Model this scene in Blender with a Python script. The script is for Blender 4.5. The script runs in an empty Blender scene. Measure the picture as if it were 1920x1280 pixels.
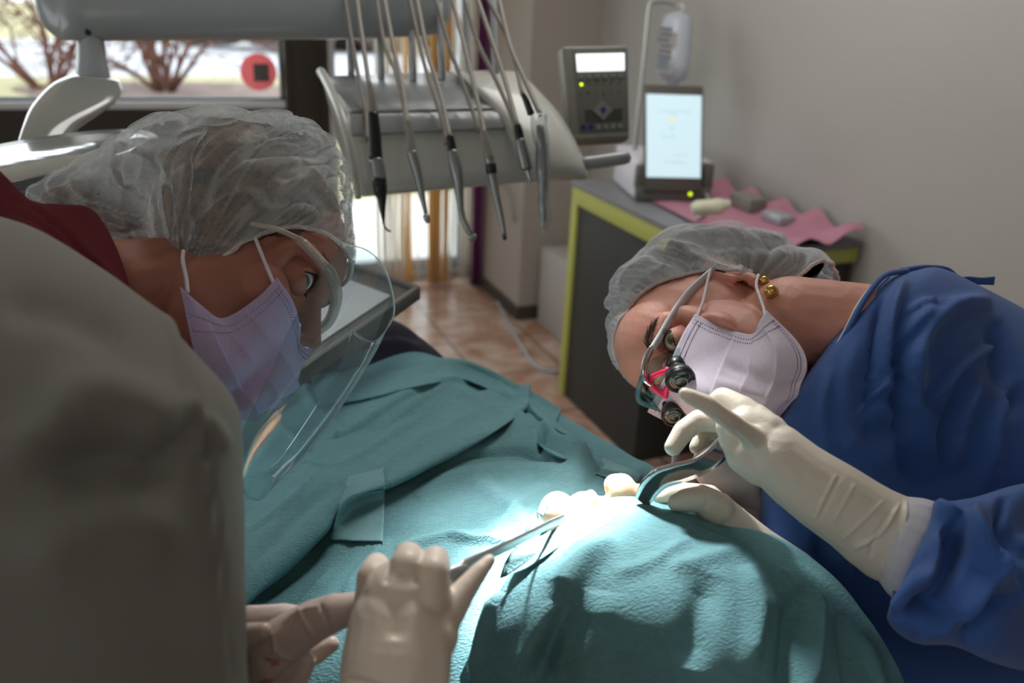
import bpy, bmesh, math, random
import numpy as np
from mathutils import Vector, Matrix
random.seed(7); RNG=np.random.RandomState(11)
# ---------------------------------------------------------------- camera maths
F=1600.0; CAM=np.array([0.,0.,1.55])
_up=np.array([190.,3910.,1600.]); _up/=np.linalg.norm(_up)
_f=np.array([0,0,-1.]); _y=_f-_up*(_f@_up); _y/=np.linalg.norm(_y); _x=np.cross(_y,_up)
R=np.array([_x,_y,_up])
def W(px,py,d): return CAM+R@np.array([(px-960)/F*d,-(py-640)/F*d,-d])
def ray(px,py): return R@np.array([(px-960)/F,-(py-640)/F,-1.])
def WZ(px,py,z): r=ray(px,py); return CAM+r*(z-CAM[2])/r[2]
def WP(px,py,n,k): r=ray(px,py); return CAM+r*((k-CAM@n)/(r@n))
def proj(P):
    v=(np.asarray(P)-CAM)@R
    return np.stack([960-F*v[...,0]/v[...,2],640+F*v[...,1]/v[...,2],-v[...,2]],-1)
_a=math.radians(23); E1=np.array([math.cos(_a),math.sin(_a),0]); E2=np.array([-math.sin(_a),math.cos(_a),0])
def RM(a,b,z): return E1*a+E2*b+np.array([0,0,z])      # room frame -> world
VIEW=R@np.array([0,0,-1.])
scene=bpy.context.scene; COL=scene.collection
# ---------------------------------------------------------------- materials
def lin(c):
    return tuple(((v/255)/12.92 if v/255<=.04045 else (((v/255)+.055)/1.055)**2.4) for v in c)+(1,)
def mat(name,rgb,rough=.5,metal=0,bump=0,bscale=200,var=0,vscale=8,sss=0,emit=None,estr=0,alpha=1,trans=0,ior=1.45,coat=0,sheen=0,rgb2=None,stretch=None,spec=.5,detail=3):
    m=bpy.data.materials.new(name); m.use_nodes=True; nt=m.node_tree; N=nt.nodes; L=nt.links
    b=N['Principled BSDF']; b.inputs['Base Color'].default_value=lin(rgb); b.inputs['Roughness'].default_value=rough
    b.inputs['Metallic'].default_value=metal; b.inputs['IOR'].default_value=ior; b.inputs['Specular IOR Level'].default_value=spec
    if coat: b.inputs['Coat Weight'].default_value=coat; b.inputs['Coat Roughness'].default_value=.1
    if sheen: b.inputs['Sheen Weight'].default_value=sheen
    if sss:
        b.inputs['Subsurface Weight'].default_value=sss; b.inputs['Subsurface Radius'].default_value=(.012,.005,.003); b.inputs['Subsurface Scale'].default_value=1
    if emit: b.inputs['Emission Color'].default_value=lin(emit); b.inputs['Emission Strength'].default_value=estr
    if alpha<1: b.inputs['Alpha'].default_value=alpha
    if trans: b.inputs['Transmission Weight'].default_value=trans
    tc=N.new('ShaderNodeTexCoord'); mp=N.new('ShaderNodeMapping'); L.new(tc.outputs['Object'],mp.inputs['Vector'])
    if stretch: mp.inputs['Scale'].default_value=stretch
    if bump:
        n=N.new('ShaderNodeTexNoise'); n.inputs['Scale'].default_value=bscale; n.inputs['Detail'].default_value=detail
        L.new(mp.outputs[0],n.inputs['Vector']); bp=N.new('ShaderNodeBump'); bp.inputs['Strength'].default_value=bump; bp.inputs['Distance'].default_value=.002
        L.new(n.outputs['Fac'],bp.inputs['Height']); L.new(bp.outputs[0],b.inputs['Normal'])
    if var or rgb2:
        n=N.new('ShaderNodeTexNoise'); n.inputs['Scale'].default_value=vscale; n.inputs['Detail'].default_value=5
        L.new(mp.outputs[0],n.inputs['Vector']); r=N.new('ShaderNodeValToRGB'); L.new(n.outputs['Fac'],r.inputs[0])
        r.color_ramp.elements[0].position=.35; r.color_ramp.elements[1].position=.65
        c1=lin(rgb); c2=lin(rgb2) if rgb2 else tuple(min(1,v*(1+var)) for v in c1[:3])+(1,)
        if not rgb2: c1=tuple(v*(1-var) for v in c1[:3])+(1,)
        r.color_ramp.elements[0].color=c1; r.color_ramp.elements[1].color=c2; L.new(r.outputs[0],b.inputs['Base Color'])
    return m
def film(name,tint=(235,240,240),refl=.12,rough=.03,haze=0.0):
    m=bpy.data.materials.new(name); m.use_nodes=True; nt=m.node_tree; N=nt.nodes; L=nt.links; N.clear()
    o=N.new('ShaderNodeOutputMaterial'); t=N.new('ShaderNodeBsdfTransparent'); t.inputs[0].default_value=lin(tint)
    g=N.new('ShaderNodeBsdfGlossy'); g.inputs['Roughness'].default_value=rough; fr=N.new('ShaderNodeLayerWeight'); fr.inputs[0].default_value=.5
    pw=N.new('ShaderNodeMath'); pw.operation='POWER'; L.new(fr.outputs['Facing'],pw.inputs[0]); pw.inputs[1].default_value=4.5
    ma=N.new('ShaderNodeMath'); ma.operation='MULTIPLY_ADD'; L.new(pw.outputs[0],ma.inputs[0]); ma.inputs[1].default_value=.6; ma.inputs[2].default_value=refl; ma.use_clamp=True
    mx=N.new('ShaderNodeMixShader'); L.new(ma.outputs[0],mx.inputs[0]); L.new(t.outputs[0],mx.inputs[1]); L.new(g.outputs[0],mx.inputs[2])
    if haze:
        d=N.new('ShaderNodeBsdfDiffuse'); d.inputs[0].default_value=(.8,.82,.84,1); m2=N.new('ShaderNodeMixShader'); m2.inputs[0].default_value=haze
        L.new(mx.outputs[0],m2.inputs[1]); L.new(d.outputs[0],m2.inputs[2]); L.new(m2.outputs[0],o.inputs[0])
    else: L.new(mx.outputs[0],o.inputs[0])
    return m
def cap_mat(name,base=.34,rgb=(225,228,230)):
    m=bpy.data.materials.new(name); m.use_nodes=True; nt=m.node_tree; N=nt.nodes; L=nt.links; N.clear()
    o=N.new('ShaderNodeOutputMaterial'); t=N.new('ShaderNodeBsdfTransparent'); d=N.new('ShaderNodeBsdfDiffuse'); tr=N.new('ShaderNodeBsdfTranslucent')
    d.inputs[0].default_value=lin(rgb); tr.inputs[0].default_value=lin(rgb)
    a=N.new('ShaderNodeMixShader'); a.inputs[0].default_value=.4; L.new(d.outputs[0],a.inputs[1]); L.new(tr.outputs[0],a.inputs[2])
    tc=N.new('ShaderNodeTexCoord'); n=N.new('ShaderNodeTexNoise'); n.inputs['Scale'].default_value=260; n.inputs['Detail'].default_value=4
    L.new(tc.outputs['Object'],n.inputs['Vector'])
    at=N.new('ShaderNodeAttribute'); at.attribute_name='gather'
    m1=N.new('ShaderNodeMath'); m1.operation='MULTIPLY_ADD'; L.new(n.outputs['Fac'],m1.inputs[0]); m1.inputs[1].default_value=.34; m1.inputs[2].default_value=base-.17
    m2=N.new('ShaderNodeMath'); m2.operation='MULTIPLY_ADD'; L.new(at.outputs['Fac'],m2.inputs[0]); m2.inputs[1].default_value=.62; L.new(m1.outputs[0],m2.inputs[2]); m2.use_clamp=True
    mx=N.new('ShaderNodeMixShader'); L.new(m2.outputs[0],mx.inputs[0]); L.new(t.outputs[0],mx.inputs[1]); L.new(a.outputs[0],mx.inputs[2]); L.new(mx.outputs[0],o.inputs[0])
    bp=N.new('ShaderNodeBump'); bp.inputs['Strength'].default_value=.25; bp.inputs['Distance'].default_value=.001; L.new(n.outputs['Fac'],bp.inputs['Height']); L.new(bp.outputs[0],d.inputs['Normal'])
    return m
M={}
M['skin']=mat('skin',(212,152,134),.45,sss=.25,bump=.25,bscale=900,var=.08,vscale=22)
M['skin_tan']=mat('skin_tan',(172,114,96),.45,sss=.22,bump=.2,bscale=900,var=.08,vscale=22)
M['skin_pale']=mat('skin_pale',(226,176,140),.4,sss=.3,bump=.2,bscale=900)
M['hair']=mat('hair_brown',(120,88,58),.5,bump=.8,bscale=60,stretch=(2,2,.35),rgb2=(30,24,20),vscale=45)
M['hair_dark']=mat('hair_dark',(52,44,40),.5,bump=.8,bscale=60,stretch=(1,6,1),rgb2=(24,20,19),vscale=60)
M['brow']=mat('brow_hair',(60,40,30),.7)
M['lash']=mat('lash_black',(18,14,12),.6)
M['mask']=mat('mask_lilac',(196,178,214),.85,bump=.25,bscale=1400,var=.03,vscale=300)
M['mask2']=mat('mask_pale_lilac',(216,206,222),.85,bump=.25,bscale=1400,var=.03,vscale=300)
M['loop']=mat('ear_loop_white',(226,220,226),.8)
M['stitch']=mat('mask_stitch',(140,120,165),.9)
M['coat']=mat('coat_grey',(126,122,116),.9,bump=.3,bscale=700,var=.03,vscale=5)
M['red']=mat('collar_red',(80,8,20),.9,spec=.2,bump=.2,bscale=600)
M['blue']=mat('gown_blue',(50,90,158),.75,bump=.35,bscale=900,var=.07,vscale=14,sheen=.15)
M['drape']=mat('drape_teal',(104,152,158),.85,bump=1.0,bscale=300,var=.06,vscale=90,stretch=(1,2.2,1),detail=6)
M['tape']=mat('drape_tape_teal',(116,160,164),.75,bump=.4,bscale=500)
M['navy']=mat('trousers_navy',(38,36,52),.85,bump=.3,bscale=500)
M['glove']=mat('glove_cream',(222,214,198),.42,sss=.12,bump=.18,bscale=500)
M['glove2']=mat('glove_warm',(222,206,190),.42,sss=.12,bump=.18,bscale=500)
M['glove_thin']=mat('glove_thin_latex',(196,176,166),.3,sss=.2,bump=.3,bscale=160)
M['fedge']=mat('film_edge_clear',(205,225,228),.2,alpha=.55)
M['knit']=mat('knit_cuff_white',(205,205,212),.9,bump=.4,bscale=600)
M['white_cloth']=mat('white_cloth',(225,222,225),.9)
M['chrome']=mat('chrome',(215,215,215),.12,metal=1)
M['steel']=mat('brushed_steel',(158,160,158),.35,metal=1)
M['hpgrey']=mat('handpiece_grey',(132,134,132),.32,metal=.6)
M['hose']=mat('hose_beige_grey',(132,126,116),.5)
M['rod']=mat('rod_grey',(168,172,176),.35,metal=.3)
M['black']=mat('black_plastic',(14,15,16),.35)
M['unit']=mat('unit_body_grey',(182,182,174),.3,coat=.3)
M['unit_dk']=mat('unit_top_grey',(140,144,146),.25,coat=.4)
M['beam']=mat('beam_grey',(150,156,158),.3,coat=.3)
M['lampw']=mat('lamp_arm_grey',(140,142,138),.12,coat=.8)
M['lampd']=mat('lamp_head_grey',(74,76,78),.3,coat=.3)
M['mirror']=mat('lamp_glass_cover',(200,204,206),.1,metal=.8,bump=.25,bscale=14,stretch=(1,6,1))
M['pgrey']=mat('panel_warm_grey',(128,126,118),.45)
M['pdark']=mat('panel_face_dark',(110,110,102),.45)
M['pdark2']=mat('panel_slot_dark',(58,60,54),.5)
M['pblue']=mat('panel_button_blue',(30,30,110),.5)
M['plight']=mat('panel_button_grey',(122,122,116),.5)
M['pred']=mat('panel_mark_red',(140,60,50),.5)
M['pteal']=mat('panel_mark_teal',(50,100,100),.5)
M['screen']=mat('lcd_white',(250,250,255),.4,emit=(236,243,250),estr=1.0)
M['tabscr']=mat('tablet_screen_glow',(190,214,222),.25,emit=(188,212,220),estr=.76)
M['tabmark']=mat('tablet_screen_mark',(150,175,180),.4,emit=(150,175,182),estr=.7)
M['led']=mat('green_led',(180,220,20),.4,emit=(190,220,20),estr=2.0)
M['lemit']=mat('amber_mark',(210,200,90),.4,emit=(215,205,110),estr=.8)
M['lime']=mat('cabinet_edge_lime',(178,182,92),.5)
M['cdark']=mat('cabinet_charcoal',(52,52,50),.6,var=.05)
M['ctop']=mat('worktop_grey',(120,120,124),.5)
M['pink']=mat('pink_paper',(176,122,140),.85,bump=.3,bscale=300)
M['devw']=mat('device_white',(222,220,228),.4)
M['devd']=mat('device_dark_grey',(96,94,88),.45)
M['cream']=mat('cream_sachet',(208,208,182),.6,bump=.4,bscale=150)
M['wall']=mat('wall_paint_grey',(176,173,168),.9,bump=.35,bscale=330,var=.015,vscale=120)
M['wall2']=mat('wall_paint_beige',(168,160,150),.9,bump=.2,bscale=200)
M['ceil']=mat('ceiling_white',(215,212,206),.9)
M['base']=mat('baseboard_dark',(70,62,54),.6)
M['frame']=mat('window_frame_bronze',(52,47,42),.5)
M['sill']=mat('sill_white',(205,208,212),.4)
M['boxw']=mat('white_box_paint',(176,172,166),.6,bump=.2,bscale=80)
M['glass']=film('window_glass',(250,252,252),.0,.0)
M['shield']=film('clear_film',(232,240,242),.04,.02,haze=.035)
M['sleevep']=film('plastic_sleeve',(226,230,230),.06,.12,haze=.08)
M['lens']=film('lens_clear',(225,240,240),.03,.01)
M['lensrim']=mat('lens_rim_teal',(60,110,116),.15,alpha=.75)
M['gframe']=mat('clear_frame_plastic',(214,200,190),.1,alpha=.55)
M['temple']=mat('temple_grey',(196,196,198),.3)
M['hotpink']=mat('bridge_pink',(226,40,92),.35)
M['gold']=mat('earring_gold',(212,172,96),.25,metal=1)
M['bottle']=mat('bottle_plastic',(196,202,214),.3,alpha=.8)
M['lbg']=mat('bottle_label_film',(150,148,146),.6); M['label']=mat('bottle_label_print',(104,104,112),.6)
M['lblue']=mat('bottle_label_blue',(30,110,150),.6)
M['cw']=mat('string_white',(232,226,214),.8); M['cy']=mat('string_orange',(224,186,120),.8); M['cp']=mat('string_purple',(88,28,78),.8); M['cl']=mat('string_mauve',(150,110,140),.8)
M['grass']=mat('lawn',(176,170,128),.95,rgb2=(150,142,110),vscale=1.5)
M['road']=mat('road_asphalt',(180,180,184),.9)
M['mulch']=mat('mulch_bed',(140,120,112),.95,rgb2=(110,94,86),vscale=3)
M['twig']=mat('bush_twigs',(104,70,58),.9)
M['farw']=mat('far_hedge',(98,88,82),.95,rgb2=(134,120,112),vscale=3); M['terrace']=mat('terrace_pale',(225,222,212),.9)
M['sred']=mat('sticker_red',(222,128,132),.6); M['sdk']=mat('sticker_dark',(128,134,134),.6)
M['sclera']=mat('eye_white',(205,196,188),.15,coat=.6)
M['wood']=mat('chair_vinyl',(60,70,78),.5)
def strmat(name,rgb):
    m=bpy.data.materials.new(name); m.use_nodes=True; nt=m.node_tree; N=nt.nodes; L=nt.links; N.clear(); o=N.new('ShaderNodeOutputMaterial'); d=N.new('ShaderNodeBsdfDiffuse'); t=N.new('ShaderNodeBsdfTranslucent'); x=N.new('ShaderNodeMixShader')
    d.inputs[0].default_value=lin(rgb); t.inputs[0].default_value=lin(rgb); x.inputs[0].default_value=.6; L.new(d.outputs[0],x.inputs[1]); L.new(t.outputs[0],x.inputs[2]); L.new(x.outputs[0],o.inputs[0]); return m
M['cw']=strmat('string_white',(244,240,232)); M['cy']=strmat('string_orange',(252,226,170)); M['sred']=strmat('sticker_red_film',(236,160,164)); M['sdk']=strmat('sticker_dark_film',(140,150,150)); M['sleevec']=film('crumpled_plastic',(230,234,240),.08,.15,haze=.6); M['cl']=strmat('string_mauve',(170,130,160))
def iris_mat(name,iris):
    m=bpy.data.materials.new(name); m.use_nodes=True; nt=m.node_tree; N=nt.nodes; L=nt.links; b=N['Principled BSDF']
    tc=N.new('ShaderNodeTexCoord'); s=N.new('ShaderNodeSeparateXYZ'); L.new(tc.outputs['Object'],s.inputs[0])
    r=N.new('ShaderNodeValToRGB'); mr=N.new('ShaderNodeMapRange'); mr.inputs[1].default_value=.0095; mr.inputs[2].default_value=.0128; L.new(s.outputs['Y'],mr.inputs[0]); L.new(mr.outputs[0],r.inputs[0])
    cr=r.color_ramp; cr.elements[0].position=0; cr.elements[0].color=lin((205,192,184)); cr.elements[1].position=.98; cr.elements[1].color=(.004,.004,.004,1)
    for p,c in ((.36,(205,195,186)),(.42,(40,34,28)),(.5,iris),(.82,tuple(int(v*.8) for v in iris)),(.88,(6,5,5))):
        e=cr.elements.new(p); e.color=lin(c)
    L.new(r.outputs[0],b.inputs['Base Color']); b.inputs['Roughness'].default_value=.08; b.inputs['Coat Weight'].default_value=1; b.inputs['Coat Roughness'].default_value=.02
    return m
M['iris_g']=iris_mat('eye_hazel',(120,112,60)); M['iris_b']=iris_mat('eye_grey',(92,100,98))
# ---------------------------------------------------------------- object helpers
def thing(name,label,cat,loc,group=None):
    o=bpy.data.objects.new(name,None); COL.objects.link(o); o.location=Vector(loc); o['label']=label; o['category']=cat; o.empty_display_size=.05
    if group: o['group']=group
    return o
def tag(o,label,cat,group=None,kind=None):
    o['label']=label; o['category']=cat
    if group: o['group']=group
    if kind: o['kind']=kind
    return o
def adopt(o,parent):
    if parent is not None:
        o.parent=parent
        # parents carry no rotation or scale in this script
        w=Vector((0,0,0)); p=parent
        while p: w+=p.location; p=p.parent
        o.location=o.location-w
    return o
def mk(name,verts,faces,m,parent=None,smooth=True,origin=None,attr=None):
    V=np.asarray(verts,float); c=V.mean(0) if origin is None else np.asarray(origin,float)
    me=bpy.data.meshes.new(name); me.from_pydata((V-c).tolist(),[],[tuple(f) for f in faces]); me.materials.append(M[m] if isinstance(m,str) else m)
    bm=bmesh.new(); bm.from_mesh(me); bmesh.ops.recalc_face_normals(bm,faces=bm.faces); bm.to_mesh(me); bm.free()
    if smooth: me.polygons.foreach_set('use_smooth',[True]*len(me.polygons))
    if attr is not None:
        a=me.attributes.new('gather','FLOAT','POINT'); a.data.foreach_set('value',np.asarray(attr,dtype=np.float32))
    me.update(); o=bpy.data.objects.new(name,me); COL.objects.link(o); o.location=Vector(c)
    return adopt(o,parent)
class MB:
    def __init__(s): s.v=[]; s.f=[]
    def add(s,V,Fc):
        n=len(s.v); s.v+= [tuple(x) for x in V]; s.f+=[tuple(i+n for i in f) for f in Fc]; return s
    def build(s,name,m,parent=None,smooth=True): return mk(name,s.v,s.f,m,parent,smooth)
def nrm(v): v=np.asarray(v,float); return v/(np.linalg.norm(v)+1e-12)
def cr(P,n):
    """catmull-rom resample of rows of control values"""
    P=np.asarray(P,float); k=len(P); ts=np.linspace(0,k-1,n); out=[]
    if k<3: return np.array([P[0]+(P[-1]-P[0])*t/(k-1) for t in ts])
    for t in ts:
        i=min(int(t),k-2); u=t-i; p1,p2=P[i],P[i+1]; p0=P[i-1] if i>0 else 2*p1-p2; p3=P[i+2] if i+2<k else 2*p2-p1
        out.append(.5*((2*p1)+(p2-p0)*u+(2*p0-5*p1+4*p2-p3)*u*u+(3*p1-p0-3*p2+p3)*u**3))
    return np.array(out)
def sweep(P,rad,n=12,res=None,flat=1.0,cap=True):
    """tube through points; rad scalar or list; rounded ends"""
    P=np.asarray(P,float); rad=np.full(len(P),rad) if np.isscalar(rad) else np.asarray(rad,float)
    if res: Q=cr(np.hstack([P,rad[:,None]]),res); P=Q[:,:3]; rad=np.abs(Q[:,3])+1e-6
    T=np.gradient(P,axis=0); T/=np.linalg.norm(T,axis=1)[:,None]+1e-12
    a=np.array([0,0,1.]) if abs(T[0][2])<.9 else np.array([1.,0,0]); u=nrm(np.cross(T[0],a)); V=[];Fc=[]
    for i in range(len(P)):
        u=nrm(u-T[i]*(u@T[i])); w=np.cross(T[i],u)
        for j in range(n):
            t=2*math.pi*j/n; V.append(P[i]+rad[i]*(math.cos(t)*u+flat*math.sin(t)*w))
    for i in range(len(P)-1):
        for j in range(n): Fc.append((i*n+j,i*n+(j+1)%n,(i+1)*n+(j+1)%n,(i+1)*n+j))
    if cap:
        V.append(P[0]-T[0]*rad[0]*.4); V.append(P[-1]+T[-1]*rad[-1]*.4); a=len(V)-2; b=a+1; m=(len(P)-1)*n
        for j in range(n): Fc.append((a,(j+1)%n,j)); Fc.append((b,m+j,m+(j+1)%n))
    return V,Fc
def tube(name,P,rad,m,parent=None,n=12,res=None,flat=1.0): V,Fc=sweep(P,rad,n,res,flat); return mk(name,V,Fc,m,parent)
def pxs(L): return np.array([W(*p[:3]) for p in L])
def ball(c,r,seg=16):
    V=[];Fc=[]; r=np.asarray(r if not np.isscalar(r) else (r,)*3,float)
    for i in range(seg//2+1):
        p=math.pi*i/(seg//2)
        for j in range(seg): t=2*math.pi*j/seg; V.append(np.asarray(c)+r*np.array([math.sin(p)*math.cos(t),math.sin(p)*math.sin(t),math.cos(p)]))
    for i in range(seg//2):
        for j in range(seg): Fc.append((i*seg+j,i*seg+(j+1)%seg,(i+1)*seg+(j+1)%seg,(i+1)*seg+j))
    return V,Fc
def boxm(name,pts8,m,parent=None,bev=0.0,seg=2,smooth=False):
    """hexahedron: 4 front corners, 4 back corners"""
    Fc=[(0,1,2,3),(7,6,5,4),(0,4,5,1),(1,5,6,2),(2,6,7,3),(3,7,4,0)]
    o=mk(name,pts8,Fc,m,parent,smooth=False)
    if bev:
        bm=bmesh.new(); bm.from_mesh(o.data); bmesh.ops.bevel(bm,geom=list(bm.edges),offset=bev,segments=seg,affect='EDGES',profile=.5,clamp_overlap=True); bm.to_mesh(o.data); bm.free()
        o.data.polygons.foreach_set('use_smooth',[True]*len(o.data.polygons))
        o.data.set_sharp_from_angle(angle=math.radians(35)) if hasattr(o.data,'set_sharp_from_angle') else None
    return o
def rbox(name,a0,a1,b0,b1,z0,z1,m,parent=None,bev=0):
    p=[RM(a0,b0,z0),RM(a1,b0,z0),RM(a1,b0,z1),RM(a0,b0,z1),RM(a0,b1,z0),RM(a1,b1,z0),RM(a1,b1,z1),RM(a0,b1,z1)]
    return boxm(name,p,m,parent,bev)
class Quad:
    """rectangle patch spanned by four pixel+depth corners: tl,tr,br,bl"""
    def __init__(s,c): s.c=[W(*p) if len(p)==3 and not isinstance(p,np.ndarray) else np.asarray(p) for p in c]; s.n=nrm(np.cross(s.c[1]-s.c[0],s.c[3]-s.c[0])); s.n*=-1 if s.n@(s.c[0]-CAM)>0 else 1
    def p(s,u,v,o=0.0): tl,tr,br,bl=s.c; return (tl*(1-u)+tr*u)*(1-v)+(bl*(1-u)+br*u)*v+s.n*o
    def slab(s,name,u0,u1,v0,v1,o0,o1,m,parent=None,bev=0,seg=2):
        f=[s.p(u0,v0,o1),s.p(u1,v0,o1),s.p(u1,v1,o1),s.p(u0,v1,o1)]; b=[s.p(u0,v0,o0),s.p(u1,v0,o0),s.p(u1,v1,o0),s.p(u0,v1,o0)]
        return boxm(name,f+b,m,parent,bev,seg)
    def disc(s,name,u,v,r,o0,o1,m,parent=None,n=20,fl=1):
        c0=s.p(u,v,o0); c1=s.p(u,v,o1); x=nrm(s.c[1]-s.c[0]); y=np.cross(s.n,x); V=[];
        for c in (c0,c1):
            for j in range(n): t=2*math.pi*j/n; V.append(c+r*(math.cos(t)*x+fl*math.sin(t)*y))
        return mk(name,V,[tuple(range(n)),tuple(range(n,2*n))]+[(j,(j+1)%n,n+(j+1)%n,n+j) for j in range(n)],m,parent,smooth=False)
# sum-of-sines noise in 3D
_K={}
def sn(P,freq,seed=0,k=10):
    key=(seed,k)
    if key not in _K:
        r=np.random.RandomState(seed+100); d=r.normal(size=(k,3)); d/=np.linalg.norm(d,axis=1)[:,None]; _K[key]=(d*r.uniform(.6,1.5,(k,1)),r.uniform(0,6.28,k))
    d,ph=_K[key]; P=np.asarray(P,float); q=P*freq; q=q+.6*np.sin(q[...,[1,2,0]]*.9+seed)
    return np.sin(q@d.T+ph).sum(-1)/math.sqrt(k)
def segdist(XY,line):
    """distance from points to polyline and the signed side"""
    XY=np.asarray(XY,float); line=np.asarray(line,float); best=np.full(len(XY),1e9); side=np.zeros(len(XY)); tt=np.zeros(len(XY)); n=len(line)-1
    for i in range(n):
        a=line[i][:2]; b=line[i+1][:2]; ab=b-a; L2=ab@ab; t=np.clip(((XY-a)@ab)/L2,0,1); d=XY-(a+t[:,None]*ab); dd=np.hypot(d[:,0],d[:,1])
        s=ab[0]*d[:,1]-ab[1]*d[:,0]; m=dd<best; best[m]=dd[m]; side[m]=np.sign(s[m]); tt[m]=(i+t[m])/n
    return best,side,tt
def crease(XY,line,w,amp,fade=True,n=24):
    d,s,t=segdist(XY,cr(line,n)); e=np.exp(-(d/w)**2); 
    if fade: e*=np.clip(np.minimum(t,1-t)*5+.0,0,1)**.7
    return amp*e
def step(XY,line,w0,w1,amp,fade=True):
    """raised on the side s>0 (right-hand side going down the line in pixels), decays over w1, falls sharply over w0"""
    d,s,t=segdist(XY,cr(line,30)); f=np.clip(np.minimum(t,1-t)*6,0,1) if fade else 1
    up_=np.where(s>0,(1-np.exp(-(d/w0)**2))*np.exp(-(d/w1)**2),0); return amp*up_*f
def vnormals(V,Fc):
    V=np.asarray(V,float); N=np.zeros_like(V)
    for k in (3,4):
        f=np.array([x for x in Fc if len(x)==k],int)
        if len(f)==0: continue
        n=np.cross(V[f[:,1]]-V[f[:,0]],V[f[:,2]]-V[f[:,0]]) if k==3 else np.cross(V[f[:,2]]-V[f[:,0]],V[f[:,3]]-V[f[:,1]])
        for j in range(k): np.add.at(N,f[:,j],n)
    return N/(np.linalg.norm(N,axis=1)[:,None]+1e-12)
def grid_faces(nr,nc,wrap=False):
    Fc=[]
    for i in range(nr-1):
        for j in range(nc if wrap else nc-1): Fc.append((i*nc+j,i*nc+(j+1)%nc,(i+1)*nc+(j+1)%nc,(i+1)*nc+j))
    return Fc
def loft(rows,n=60,m=48,tf=.05,tb=.05,ex=1.0,closed=True,endround=True):
    """rows: (lx,ly,ld, rx,ry,rd[,tf,tb]) pixel silhouettes with real depth -> closed volume"""
    rows=[list(r)+([tf,tb] if len(r)==6 else []) for r in rows]; Q=cr(rows,n); V=[]
    for i,q in enumerate(Q):
        a=W(*q[:3]); b=W(*q[3:6]); c=(a+b)/2; h=(b-a)/2; vd=nrm(c-CAM); f=1.0
        if endround:
            e=min(i,n-1-i)/(n*.05); f=math.sqrt(max(0,1-(1-min(1,e))**2))*.97+.03
        for j in range(m):
            t=2*math.pi*j/m; s=math.sin(t); co=math.cos(t); tk=q[6] if s>0 else q[7]
            co2=math.copysign(abs(co)**ex,co); s2=math.copysign(abs(s)**ex,s)
            V.append(c+h*co2*f-vd*s2*tk*f)
    Fc=grid_faces(n,m,True); V=np.array(V); V=np.vstack([V,V[:m].mean(0),V[(n-1)*m:n*m].mean(0)])
    for j in range(m): Fc.append((n*m,(j+1)%m,j)); Fc.append((n*m+1,(n-1)*m+j,(n-1)*m+(j+1)%m))
    return V,Fc
def outward(V,Fc):
    N=vnormals(V,Fc); c=V.mean(0); 
    if ((V-c)*N).sum()<0: N=-N
    return N
def blob(parts,voxel=.002,smooth=3,sf=.5):
    """parts: lists of (point,radius) chains or ('e',centre,radii,matrix) -> remeshed union (verts, faces)"""
    mb=MB()
    for p in parts:
        if p[0]=='e':
            V,Fc=ball((0,0,0),1,24); V=np.array(V)*np.asarray(p[2]); 
            if len(p)>3: V=V@np.asarray(p[3]).T
            mb.add(V+np.asarray(p[1]),Fc)
        else:
            P=[np.asarray(q[0],float) for q in p]; r=[q[1] for q in p]
            for i in range(len(P)): mb.add(*ball(P[i],r[i],20))
            for i in range(len(P)-1):
                if np.linalg.norm(P[i+1]-P[i])>1e-4: mb.add(*sweep([P[i],P[i+1]],[r[i],r[i+1]],20))
    me=bpy.data.meshes.new('tmp'); me.from_pydata([tuple(v) for v in mb.v],[],mb.f)
    bm=bmesh.new(); bm.from_mesh(me); bmesh.ops.remove_doubles(bm,verts=bm.verts,dist=1e-6); bmesh.ops.recalc_face_normals(bm,faces=bm.faces); bm.to_mesh(me); bm.free()
    o=bpy.data.objects.new('tmp',me); COL.objects.link(o)
    r=o.modifiers.new('r','REMESH'); r.mode='VOXEL'; r.voxel_size=voxel; r.adaptivity=0
    if smooth: s=o.modifiers.new('s','SMOOTH'); s.factor=sf; s.iterations=smooth
    dg=bpy.context.evaluated_depsgraph_get(); ev=o.evaluated_get(dg); m2=ev.to_mesh()
    V=np.zeros(len(m2.vertices)*3); m2.vertices.foreach_get('co',V); V=V.reshape(-1,3); Fc=[tuple(f.vertices) for f in m2.polygons]
    ev.to_mesh_clear(); bpy.data.objects.remove(o); bpy.data.meshes.remove(me)
    return V,Fc
def pb(*pts):
    """pixel blob chain: (px,py,depth,radius_px)"""
    return [(W(p[0],p[1],p[2]),p[3]*p[2]/F) for p in pts]
# ---------------------------------------------------------------- camera
cd=bpy.data.cameras.new('camera'); co=bpy.data.objects.new('camera',cd); COL.objects.link(co); cd.sensor_width=36; cd.lens=36*F/1920; cd.clip_start=.02
mw=Matrix(R.tolist()).to_4x4(); mw.translation=Vector(CAM); co.matrix_world=mw; scene.camera=co
cd.dof.use_dof=True; cd.dof.focus_distance=.84; cd.dof.aperture_fstop=4.2
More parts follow.
